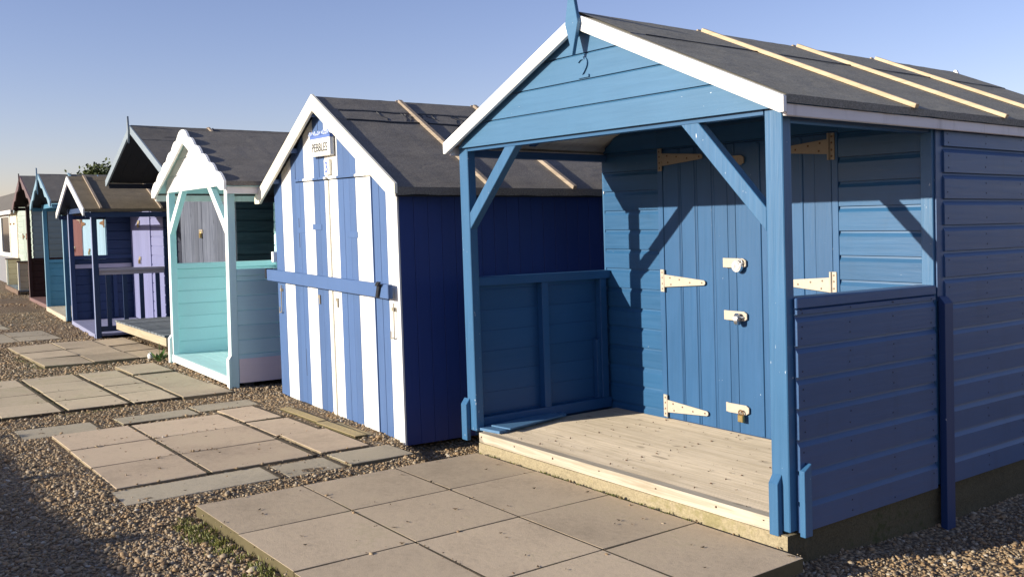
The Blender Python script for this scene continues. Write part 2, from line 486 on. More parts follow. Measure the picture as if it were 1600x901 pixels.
slabs('paved_path', [(-.515, -.18, -2.12, -1.22, -.012), (-.505, -.17, -1.18, -.80, -.016), (-.52, -.16, -.78, -.31, -.008),
                     (-2.72, -2.42, -1.55, -.95, -.01), (-2.82, -2.52, -.93, -.40, -.012), (-2.75, -2.36, -2.25, -1.7, -.02)], -.136, SLAB_G, gap=.02)
slabs('stepping_strip', [(-2.15, -1.45, -.40, -.31), (-1.43, -.80, -.42, -.32), (-2.1, -1.5, -.30, -.22, -.02), (-1.4, -.85, -.31, -.24, -.015)], -.128,
      concrete('mossy_brick', (.36, .28, .15), .6, .6, (.30, .25, .07), .15, .6), gap=.012)
slabs('paved_path', grid_rects([-5.30, -4.80, -4.27, -3.745, -3.22], [-2.26, -1.80]) + grid_rects([-5.29, -4.79, -4.265, -3.75, -3.23], [-1.77, -1.28]) +
      grid_rects([-5.27, -4.76, -4.265, -3.755, -3.225], [-1.25, -.86]) + [(-5.5, -4.78, -.84, -.42, .012), (-4.76, -3.80, -.84, -.40), (-3.79, -3.18, -.85, -.38, .004)] +
      grid_rects([-5.30, -4.80, -4.27, -3.745, -3.22], [-2.78, -2.29]), -.130, SLAB_C, gap=.015, ygap=1.6)
slabs('paved_path', grid_rects([-8.28, -7.45, -6.74, -6.02], [-1.42, -.91, -.42, -.02]), -.120, SLAB_C, .05, .006)
slabs('paved_path', grid_rects([-10.4, -9.7, -9.0], [-1.7, -1.15, -.62]) + grid_rects([-12.4, -11.6, -10.9], [-1.5, -.95]) +
      grid_rects([-15.4, -14.6, -13.8], [-1.0, -.45, .05]) + grid_rects([-17.8, -17.0, -16.2], [-1.0, -.5, .0, .35]), -.146, SLAB_G, .04, .004, .014)

# ------------------------------------------------------------------ palette
H2_SH = paint('blue_paint', (.020, .092, .205), 'x', .42, .14, .08, .16, .10, dirt=.18, dirtcol=(.02, .05, .09))
H2_SY = paint('blue_paint_side', (.034, .087, .203), 'y', .42, .12, .06, .12, .08, (.10, .16, .26), dirt=.22, dirtcol=(.02, .045, .085))
H2_IN = paint('blue_paint_lining', (.016, .078, .195), 'y', .45, .10, .05, .08, .04)
H2_GB = paint('pale_blue_paint', (.050, .143, .258), 'x', .45, .12, .06, .13, .10)
H2_PV = paint('blue_paint_post', (.036, .118, .235), 'z', .42, .12, .05, .18, .30, bump=.45)
H2_DR = paint('blue_paint_door', (.022, .089, .205), 'z', .45, .12, .06, .15, .12, dirt=.12, dirtcol=(.02, .06, .11))
H2_CL = paint('dark_blue_paint', (.010, .034, .115), 'z', .5, .1, .05, .08, .03)
WHITE = paint('white_paint', (.80, .80, .77), 'x', .5, .04, .02, .03, 0, bump=.12)
CREAM = paint('cream_paint', (.78, .74, .62), 'z', .5, .05, .02, .04, 0, bump=.15, dirt=.15, dirtcol=(.45, .36, .22))
WHITE_OLD = paint('grey_white_paint', (.76, .72, .70), 'y', .6, .10, .03, .12, .0, dirt=.35, dirtcol=(.30, .27, .25))
CEIL = paint('ceiling_paint', (.62, .60, .55), 'x', .6, .12, .05, .08, 0, dirt=.5, dirtcol=(.25, .17, .11))
FELT_A = felt('green_grey_felt', (.245, .232, .195))
FELT_B = felt('charcoal_felt', (.185, .170, .150), patch=.15)
FELT_C = felt('brown_felt', (.185, .150, .100))
FELT_D = felt('dark_felt', (.150, .138, .122), patch=.7, patchcol=(.03, .03, .033))
NAILM = metal('painted_nail', (.012, .022, .06), .1, .5)
TAR = metal('tar', (.012, .012, .013), 0, .35)
PINE = rawwood('new_pine', (.39, .29, .18), (.50, .395, .265), 'x', .6, .12)
OLDBAT = rawwood('weathered_batten', (.22, .175, .13), (.34, .275, .21), 'x', .8, .1)
DECKW = rawwood('bleached_decking', (.39, .325, .235), (.55, .465, .355), 'x', .8, .11, gs=30)
DECKF = rawwood('bleached_board', (.33, .275, .20), (.52, .46, .365), 'x', .8, .03)
PLINTHS = concrete('mossy_shaded_plinth', (.10, .085, .05), .8, .8, (.042, .052, .014), .0, .0, .8, 110)  # moss, with the side's shade also darkened into the colour
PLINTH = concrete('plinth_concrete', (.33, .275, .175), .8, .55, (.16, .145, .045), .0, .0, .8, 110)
IRON = metal('cream_iron', (.47, .41, .33), .1, .5, .25)
IRONR = metal('rusty_iron', (.29, .25, .19), .1, .6, .45)
SCREW = metal('screw_steel', (.20, .16, .12), .4, .45, .4)
SCREWR = metal('screw_rust', (.13, .07, .04), .3, .6, .6)
CHROME = metal('chrome', (.80, .80, .80), 1.0, .28)
BRASS = metal('brass', (.50, .36, .15), .9, .3)
RUSTST = metal('rusty_steel', (.22, .12, .06), .6, .5, .5)
BLACKM = metal('black_iron', (.02, .02, .022), .3, .4)
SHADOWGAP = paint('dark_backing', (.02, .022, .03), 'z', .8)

# ------------------------------------------------------------------ the blue hut nearest the camera
def hut_blue():
    global LEAN, ZB
    LEAN = -.0304; ZB = -.2
    W = 1.265; D = 1.2424; L = 3.72; s = .44; za = 2.456
    R = thing('beach_hut', 'nearest hut, mid blue with white bargeboards, open porch and raised numeral 2', 'beach hut', (W, 0, ZB), 0, 'beach huts in the row')
    rake = lambda z: ((z - (za - .035)) / s, ((za - .035) - z) / s)
    zr = lambda x: za - .035 - s * abs(x)
    # plinth
    pb = MB()
    n = 26
    for (x0, x1, y0, y1) in ((-1.13, 1.262, -.016, .15), (1.05, 1.258, .15, L), (-1.255, -1.05, .15, L), (-1.05, 1.05, L - .2, L)):
        pb.box(x0, x1, y0, y1, -.42, -.0625)
    pl = pb.build('plinth', [PLINTH, PLINTHS], R, matfun=lambda n, i: 1 if n.x > .5 else 0)  # side faces take the darker copy: moss plus painted shade
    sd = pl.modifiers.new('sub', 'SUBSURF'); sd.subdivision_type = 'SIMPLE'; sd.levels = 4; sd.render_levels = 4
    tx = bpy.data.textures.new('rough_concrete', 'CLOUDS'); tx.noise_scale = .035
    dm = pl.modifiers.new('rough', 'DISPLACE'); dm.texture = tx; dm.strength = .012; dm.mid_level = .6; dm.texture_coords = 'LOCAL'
    # deck: grooved boards
    db = MB(); yb = .045
    while yb < D - .02:
        ye = min(yb + .124, D - .003); y = yb; prof = [(yb, -.028)]
        while y < ye - .004:
            prof += [(y, 0), (min(y + .0085, ye - .002), 0), (min(y + .0095, ye - .001), -.0035), (min(y + .0135, ye), -.0035)]; y += .0145
        prof += [(ye, -.028)]
        cl = []
        for p in prof:
            if not cl or p != cl[-1]: cl.append(p)
        x0 = -1.16; x1 = 1.262
        db.prism(cl, 'x', x0, x1); yb = ye + .004
    for k in range(10):
        for x in (-.62, .0, .62): db.cyl((x + random.uniform(-.01, .01), .09 + k * .12, .0003), (x, .09 + k * .12, .0008), .005, n=7, m=1)
    deck = db.build('deck', [DECKW, SCREWR], R)
    sc = MB(); sc.box(-1.128, 1.172, -.012, .042, -.062, .001)
    for x in (-1.10, -.75, -.38, .02, .45, .85, 1.13): sc.cyl((x, -.0135, -.02 + random.uniform(-.012, .008)), (x, -.011, -.02), .006, n=8, m=1)
    sc.build('deck_edge', [DECKF, SCREWR], deck, bevel=.005)
    # posts
    for sg in (-1, 1):
        xa = sg * W; xb = sg * (W - .095)
        pz = MB().prism([(min(xa, xb), -.002 if sg < 0 else -.05), (max(xa, xb), -.002 if sg < 0 else -.05), (max(xa, xb), zr(W) - .02), (min(xa, xb), zr(W) - .02)], 'y', 0, .062)
        po = pz.build('post', H2_PV, R, bevel=.004)
        cx = (-1.296, -1.236) if sg < 0 else (1.176, 1.226)
        MB().prism([(-.032, -.068), (-.0015, -.068), (-.0015, .205), (-.032, .165)], 'x', *cx).build('post_cleat', H2_PV, po, bevel=.002)
        # diagonal brace
        bb = MB()
        pts = [(.742, 1.83), (.632, 1.83), (1.1685, 1.305), (1.1685, 1.41)] if sg < 0 else [(.752, 1.83), (.640, 1.83), (1.1685, 1.283), (1.1685, 1.39)]
        bb.prism([(sg * p[0], p[1]) for p in pts], 'y', .004, .058).build('brace', H2_PV, R, bevel=.003)
    MB().prism([(.045, -.07), (.098, -.07), (.098, .255), (.045, .225)], 'x', 1.2835, 1.313).build('post_cleat', H2_PV, R, bevel=.002)
    # gable boards
    gb = MB(); zs = [1.822, 1.968, 2.106, 2.246, 2.40]
    for z0, z1 in zip(zs[:-1], zs[1:]):
        pr = [(-.004, z0), (-.024, z0), (-.024, z1 - .012), (-.014, z1 - .003), (-.004, z1 - .003)]
        va, vb = [], []
        for q, zz in pr:
            lo, hi = rake(zz + .012); lo = max(lo, -1.24); hi = min(hi, 1.262)
            if hi - lo < .02: lo, hi = -.01, .01
            va.append((lo, q, zz)); vb.append((hi, q, zz))
        gb.add(va + vb, [range(5), list(range(5, 10))[::-1]] + [(i, (i + 1) % 5, 5 + (i + 1) % 5, 5 + i) for i in range(5)])
    gab = gb.build('gable', H2_GB, R)
    MB().prism([(-W + .1, 1.80), (W - .1, 1.80), (W - .1, 1.875), (-W + .1, 1.875)], 'y', .0005, .05).build('gable_beam', H2_SH, R)
    text_mesh('numeral', '2', .165, H2_GB, gab, (.008, -.0285, 2.168), width=.085, extr=.0045)
    # roof
    gable_roof(R, 1.318, s, za, -.052, L + .06, FELT_A, CEIL, seams=(.40,), tar=TAR, tar_r=.0028, battens=(.92, 1.83, 2.72), m_bat=PINE, drop=.036, bat=(.032, .022), seed=2)
    barge(R, 1.333, s, za - .008, -.078, -.053, .080, WHITE, .070)
    barge(R, 1.333, s, za - .008, L + .062, L + .085, .080, WHITE, .070)
    for sg in (-1, 1):
        MB().box(*sorted((sg * 1.299, sg * 1.322)), -.040, L + .05, 1.780, 1.832).build('fascia', WHITE_OLD, R, bevel=.003)
        MB().box(*sorted((sg * 1.19, sg * 1.255)), .065, D - .02, 1.768, 1.815).build('eave_beam', H2_SY, R, bevel=.003)
    for yy in (.55,):
        for sg in (-1, 1):
            MB().bar((sg * .02, yy, za - .035 - .03), (sg * 1.2, yy, za - .035 - .03 - s * 1.18), .045, .05, up=(0, 1, 0)).build('rafter', H2_SY, R)
    # finial: tapering diamond
    for yy, zt in ((-.104, 2.60), (L + .09, 2.475)):
        MB().prism([(.004, 2.222), (.056, 2.392), (.012, zt), (-.004, zt), (-.048, 2.392)], 'y', yy, yy + .024).build('finial', H2_GB if yy < 0 else WHITE, R, bevel=.002)
    # porch side panels
    lp = MB()
    lap(lp, '-x', -1.258, .06, D + .01, -.05, .988, t=.016, cove=.2)
    pan = lp.build('porch_panel', H2_IN, R)
    fr = MB()
    fr.box(-1.2575, -1.185, .0625, D - .019, .934, .992)
    pr_ = fr.build('rail', H2_IN, pan, bevel=.003)
    fr = MB()
    for y0, y1 in ((.60, .655), (1.135, 1.195)): fr.box(-1.2565, -1.20, y0, y1, .075, .934)
    fr.box(-1.2565, -1.20, .0635, D - .024, .002, .0745)
    fr.box(-1.257, -1.215, 1.10, 1.134, .0755, .50)
    fr.build('stud', H2_IN, pan, bevel=.002)
    rp = MB(); lap(rp, '+x', 1.268, .050, 1.190, -.02 - .0345, .942, .1388, t=.019, cove=.24, nails=3)
    rpan = rp.build('porch_panel', [H2_SY, NAILM], R)
    MB().box(1.19, 1.267, .0635, 1.200, .9425, .990).box(1.2675, 1.286, .049, 1.200, .9425, .990).build('rail', H2_SY, rpan, bevel=.004)
    fr = MB()
    for y0, y1 in ((.60, .655), (1.14, 1.195)): fr.box(1.205, 1.267, y0, y1, .0, .94)
    fr.box(1.205, 1.2665, .0645, D - .024, .001, .06); fr.build('stud', H2_SY, rpan)
    # cabin front wall
    fw = MB()
    lap(fw, '-y', D, -1.235, -.694, -.083, zr(0), t=.017, cove=.24, clip=lambda z: (rake(z)[0], 9))
    lap(fw, '-y', D, .707, 1.20, -.083 - .012, zr(.71), t=.017, cove=.24, clip=lambda z: (-9, rake(z)[1]))
    lap(fw, '-y', D, -.692, .705, 1.826, zr(0), t=.017, cove=.24, clip=rake)
    wl = fw.build('wall', H2_SH, R)
    core = MB().prism([(-1.23, -.06), (1.23, -.06), (1.23, zr(1.23) - .01), (0, zr(0) - .01), (-1.23, zr(1.23) - .01)], 'y', D + .001, D + .03)
    core.build('backing', H2_CL, wl)
    MB().box(-1.255, -1.236, D - .012, D + .03, -.05, 1.80).build('corner_board', H2_PV, wl, bevel=.002)
    MB().box(1.2005, 1.2665, D - .03, D + .03, -.05, zr(1.27)).build('corner_board', H2_PV, wl, bevel=.003)
    sw = MB(); lap(sw, '+x', 1.268, 1.293, L, -.02 - .0345, zr(1.25) - .07, .1352, t=.019, cove=.24, nails=6)
    side = sw.build('wall', [H2_SY, NAILM], R)
    sb = MB().box(1.2685, 1.276, D - .012, 1.292, .905, zr(1.27)); sb.box(1.2685, 1.279, 1.2925, L, zr(1.25) - .068, zr(1.27) - .002)
    sb.box(1.24, 1.2675, D + .031, L, -.062, zr(1.26) - .02)
    sb.build('corner_board', H2_SY, side)
    MB().prism([(1.2775, -.34), (1.2775, .93), (1.284, .93), (1.314, .895), (1.314, -.34)], 'y', 1.232, 1.312).build('post_cleat', H2_CL, side, bevel=.002)
    sw = MB(); lap(sw, '-x', -1.258, D + .03, L, -.055, zr(1.25) - .02, t=.016, cove=.2)
    sw.box(-1.257, -1.235, D + .031, L, -.062, zr(1.26) - .02); sw.build('wall', H2_SY, R)
    bw = MB(); lap(bw, '+y', L, -1.25, 1.25, -.055, zr(0), t=.016, clip=rake)
    bw.prism([(-1.23, -.06), (1.23, -.06), (1.23, zr(1.23) - .01), (0, zr(0) - .01), (-1.23, zr(1.23) - .01)], 'y', L - .03, L - .001); bw.build('wall', H2_SH, R)
    # doors
    yf = D - .017
    def leaf(edges, beads, lab=None):
        mb = MB(); vboards(mb, 0, 0, yf, D - .002, .006, 1.812, edges=edges, gap=.0014)
        for e in beads:
            for de in (-.0105, .0105): mb.cyl((e + de, yf + .0008, .008), (e + de, yf + .0008, 1.81), .0044, n=10)
        return mb.build('door', H2_DR, R, bevel=.0010)
    dl = leaf([-.643, -.497, -.356, -.213, -.094, -.032], (-.497, -.356, -.213))
    dr = leaf([-.028, .148, .30, .455, .552, .662], ())
    MB().box(.1495, .168, yf - .008, yf - .0005, .01, 1.80).build('cover_strip', H2_DR, dr, bevel=.003)
    MB().box(.4565, .474, yf - .008, yf - .0005, .01, 1.80).build('cover_strip', H2_DR, dr, bevel=.003)
    fj = MB().box(-.6925, -.6465, yf - .004, D - .001, .0, 1.822); fj.box(.6655, .7055, yf - .004, D - .001, .0, 1.822); fj.box(-.6455, .6645, yf - .002, D - .001, 1.8165, 1.8235)
    fj.build('door_frame', H2_DR, R, bevel=.002)
    for z, mt, ms in ((1.748, IRONR, SCREWR), (.937, IRON, SCREW), (.088, IRON, SCREWR)):
        t_hinge(dl, -.662, z, yf - .004, 1, .385, mt, ms)
    for z, mt, ms in ((1.742, IRONR, SCREWR), (.963, IRON, SCREW)):
        t_hinge(dr, .674, z, yf - .004, -1, .36, mt, ms)
    # hasps and locks
    def hasp(z, mt, kind):
        mb = MB(); x0, x1 = -.132, .058; h = .030
        mb.prism([(x0 + .024, z - h), (x1 - .022, z - h), (x1, z - h * .55), (x1, z + h * .55), (x1 - .022, z + h), (x0 + .024, z + h)], 'y', yf - .020, yf - .013)
        mb.box(x0, x0 + .020, yf - .010, yf - .002, z - h, z + h)
        mb.cyl((x0 + .022, yf - .012, z - h * .9), (x0 + .022, yf - .012, z + h * .9), .006, n=10)
        mb.box(-.004, x1 - .006, yf - .013, yf - .0015, z - h * .7, z + h * .7)
        mb.build('hasp', mt, dl, bevel=.002)
        lk = MB()
        if kind == 'disc':
            c = Vector((.004, yf - .034, z - .018))
            lk.cyl(c + Vector((0, .012, 0)), c - Vector((0, .012, 0)), .037, n=28)
            lk.cyl(c - Vector((0, .0121, 0)), c - Vector((0, .0145, 0)), .028, n=24)
            lk.cyl(c - Vector((.012, .0146, 0)), c - Vector((.012, .017, 0)), .009, n=14)
            lk.torus((.024, yf - .033, z + .004), (0, 1, 0), .018, .0055)
            lk.build('padlock', CHROME, dl, bevel=.002)
        elif kind == 'disc_side':
            c = Vector((.006, yf - .046, z - .016)); d = Vector((.93, .30, 0)).normalized()
            lk.cyl(c - d * .012, c + d * .012, .037, n=28)
            lk.cyl(c + d * .0121, c + d * .0145, .028, n=24)
            lk.torus((.020, yf - .028, z), (.3, 0, 1), .018, .005)
            lk.build('padlock', CHROME, dl, bevel=.002)
        elif kind == 'brass':
            lk.box(-.012, .030, yf - .046, yf - .026, z - .075, z - .028)
            lk.build('padlock', BRASS, dl, bevel=.003)
            MB().torus((.009, yf - .036, z - .018), (0, 1, .15), .017, .0048).build('shackle', RUSTST, dl)
    hasp(1.705, IRONR, None); hasp(1.071, IRON, 'disc'); hasp(.742, IRON, 'disc_side'); hasp(.158, IRON, 'brass')
    LEAN = ZB = 0
    return R
hut_blue()

# loose plank on the porch deck
def plank():
    mb = MB()
    mb.prism([(.085, .02), (.27, .055), (.115, .74), (-.03, .78)], 'z', .002, .020)
    mb.prism([(.110, .10), (.285, .13), (.17, .66), (.02, .70)], 'z', .0215, .030)
    tag(mb.build('loose_board', paint('blue_board', (.085, .19, .33), 'y', .5, .12, .03, .1, .2), bevel=.002),
        'blue painted loose board lying flat on the porch deck beside the left panel', 'board')
plank()

# ------------------------------------------------------------------ the striped hut
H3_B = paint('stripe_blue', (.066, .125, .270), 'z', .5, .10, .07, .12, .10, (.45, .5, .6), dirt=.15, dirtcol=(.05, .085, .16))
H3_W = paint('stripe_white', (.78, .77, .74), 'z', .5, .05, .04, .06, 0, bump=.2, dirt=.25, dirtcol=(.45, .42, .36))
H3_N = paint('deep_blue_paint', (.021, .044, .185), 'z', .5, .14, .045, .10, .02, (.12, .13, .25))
H3_CR = paint('cream_board', (.77, .73, .60), 'x', .5, .04, .02, .03, 0, bump=.1)
SIGNW = paint('sign_white', (.78, .76, .68), 'x', .5, .03, .01, .02, 0, bump=.05)
INK = paint('dark_ink', (.02, .022, .03), 'x', .6)
INKB = paint('blue_ink', (.09, .15, .42), 'x', .6)
SIGNB = paint('sign_blue', (.10, .17, .43), 'x', .5, .05, .02, .03, 0)
def hut_striped():
    global LEAN, ZB, TILT
    LEAN = -.0304; ZB = -.16
    R = thing('beach_hut', 'boarded up hut with blue and white striped front and a pebbles sign', 'beach hut', (-1.749, -.1138, -.205), -.0568, 'beach huts in the row')
    R.scale = (1.03, 1.03, 1.03); TILT = .012
    s = .532; xc = .0; xl = -1.128; xr = 1.205; L = 2.35; zb = -.12; za = 2.342
    zr = lambda x: za - .064 - s * abs(x)
    st = [(-1.128, -.935, 1, 2), (-.935, -.71, 0, 2), (-.71, -.415, 1, 3), (-.415, -.208, 0, 2), (-.208, .012, 1, 2), (.012, .052, 0, 1), (.102, .258, 0, 1),
          (.258, .575, 1, 3), (.575, .822, 0, 2), (.822, 1.045, 1, 2), (1.045, 1.205, 0, 1)]
    zh = 1.698
    def stripes(x0, x1, z0, zt, y0, y1):
        mb = MB()
        for a, b, m, n in st:
            a2, b2 = max(a, x0), min(b, x1)
            if b2 - a2 < .012: continue
            if b >= .102 and a < .11 and x1 > .2 and callable(zt) and z0 > 1: a2 = min(a2, .0525)
            k = max(1, round((b2 - a2) / .105))
            vboards(mb, a2, b2, y0, y1, z0, zt, n=k, gap=.0028, m=m)
        return mb
    dl_x, dr_x = -.603, .835
    w = stripes(xl, dl_x - .002, zb, zr, 0, .016)
    w2 = stripes(dr_x + .002, xr, zb, zr, 0, .016); w3 = stripes(dl_x, dr_x, zh + .002, zr, 0, .016)
    for q in (w2, w3): w.add(q.v, q.f); w.m[-len(q.m):] = q.m
    wall = w.build('wall', [H3_W, H3_B], R, bevel=.0015)
    MB().prism([(xl + .01, zb + .005), (xr - .01, zb + .005), (xr - .01, zr(xr)), (0, zr(0) - .01), (xl + .01, zr(xl))], 'y', .018, .04).build('backing', SHADOWGAP, wall)
    doors = []
    for a, b in ((dl_x, .049), (.104, dr_x)):
        doors.append(stripes(a, b, zb + .012, zh - .012, -.006, .014).build('door', [H3_W, H3_B], R, bevel=.0015))
    MB().box(.0535, .1005, -.018, .016, zb + .004, zh - .014).build('cover_strip', CREAM, R, bevel=.004)
    stripes(-.60, .80, zh - .004, zh + .013, -.015, -.0025).build('drip_strip', [H3_W, H3_B], R)
    MB().box(.78, 1.02, -.020, -.002, zh - .008, zh + .014).build('drip_strip', CREAM, R, bevel=.003)
    # painted over hinges
    for d, (xh, zz, m) in ((0, (-.50, 1.30, H3_B)), (0, (-.16, 1.33, H3_B)), (1, (.50, 1.28, H3_B))):
        MB().box(xh - .09, xh + .09, -.0095, -.006, zz - .022, zz + .022).build('hinge', m, doors[d], bevel=.002)
    MB().box(-.553, -.541, -.0073, -.0055, 1.16, 1.40).build('slot', INK, doors[0]); MB().box(-.508, -.500, -.0073, -.0055, .12, .34).build('slot', INK, doors[0])
    MB().box(.70, .71, -.0073, -.0055, 1.18, 1.48).build('slot', CREAM, doors[1])
    # locking bar, brackets, hooks
    bar = MB().box(-1.205, 1.165, -.068, -.030, .862, .958).build('locking_bar', H3_B, R, bevel=.004)
    bk = MB(); bk.box(-1.235, -1.207, -.074, -.010, .875, .965); bk.box(-1.2, -1.15, -.012, -.001, .89, .94); bk.build('bracket', BLACKM, bar, bevel=.003)
    bk = MB(); bk.prism([(1.00, .865), (1.035, .865), (1.075, .955), (1.035, .965)], 'y', -.084, -.0685); bk.prism([(1.03, .945), (1.075, .945), (1.105, .975), (1.06, .975)], 'y', -.10, -.0845)
    bk.build('bracket', BLACKM, bar, bevel=.002)
    for x in (-1.02, 1.12):
        h = MB(); h.box(x - .03, x + .03, -.010, -.001, .775, .80); h.tube([(x + .02, -.016, .83), (x + .02, -.02, .60), (x - .03, -.02, .59), (x - .03, -.018, .64)], .0045)
        h.build('hook', IRONR, R)
    for x in (-.16, .19):
        h = MB(); h.box(x - .03, x + .012, -.016, -.0065, .775, .80); h.box(x - .004, x + .012, -.016, -.0065, .73, .775); h.build('hook', IRONR, R)
    MB().box(xl - .05, xl - .004, -.03, .02, 1.02, 1.11).build('bracket', WHITE, R, bevel=.004)
    # side and back walls
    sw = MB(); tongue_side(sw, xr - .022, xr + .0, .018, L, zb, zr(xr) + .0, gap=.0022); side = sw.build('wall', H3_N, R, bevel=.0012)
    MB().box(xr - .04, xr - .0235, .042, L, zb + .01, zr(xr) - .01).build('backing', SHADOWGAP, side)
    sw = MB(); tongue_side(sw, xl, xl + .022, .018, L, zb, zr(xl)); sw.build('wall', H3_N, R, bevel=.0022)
    bw = MB(); vboards(bw, xl + .024, xr - .024, L - .03, L, zb, zr, w=.11); bw.build('wall', H3_N, R)
    bm_ = rawwood('old_bearer', (.10, .08, .06), (.18, .15, .12), 'x')
    for y in (.1, .8, 1.5, 2.2): MB().box(xl + .05, xr - .05, y, y + .09, -.25, zb - .001).build('bearer', bm_, R)
    # roof
    gable_roof(R, 1.325, s, za - .030, -.058, L + .05, FELT_B, SHADOWGAP, seams=(.20, .36), tar=TAR, battens=(.66, 1.36, 2.08), m_bat=OLDBAT, drop=.05, bat=(.034, .028), seed=9)
    for b in barge(R, (1.405, 1.345), s, za - .004, -.082, -.059, .126, H3_CR, .066): pass
    for sg in (-1, 1):
        for k in (.12, .50, .95):
            pass
        MB().box(*sorted((sg * 1.29, sg * 1.315)), -.05, L + .03, za - s * 1.315 - .105, za - s * 1.315 - .064).build('fascia', SHADOWGAP, R)
    for x in (-.09, -.56, -1.0): MB().box(x - .02, x + .035, -.057, -.001, zr(x) - .055, zr(x) - .02).build('purlin', H3_B, R)
    # sign
    sg = MB().box(-.157, .237, -.046, -.012, 1.868, 2.002).build('sign', SIGNW, R, bevel=.003)
    MB().box(-.157, .237, -.044, -.014, 2.003, 2.030).build('crest', SIGNB, sg)
    sh = MB()
    for k in range(5):
        cx = -.128 + k * .082
        for q in range(6):
            a0, a1 = math.pi * q / 6, math.pi * (q + 1) / 6
            sh.prism([(cx, 2.026), (cx + .040 * math.cos(a0), 2.026 + .034 * math.sin(a0)), (cx + .040 * math.cos(a1), 2.026 + .034 * math.sin(a1))], 'y', -.049, -.0445, (q + k) % 2)
    sh.build('shell_trim', [SIGNB, paint('shell_paint', (.42, .47, .60), 'x', .5)], sg)
    text_mesh('lettering', 'PEBBLES', .088, INK, sg, (.042, -.0465, 1.934), width=.30, extr=.0012, bold=.0009)
    nb = MB().box(.058, .158, -.024, -.003, 1.724, 1.842).build('number_plaque', CREAM, R, bevel=.003)
    text_mesh('numeral', '3', .11, INKB, nb, (.104, -.025, 1.782), width=.052, extr=.0012, bold=.0015)
    LEAN = ZB = TILT = 0
hut_striped()

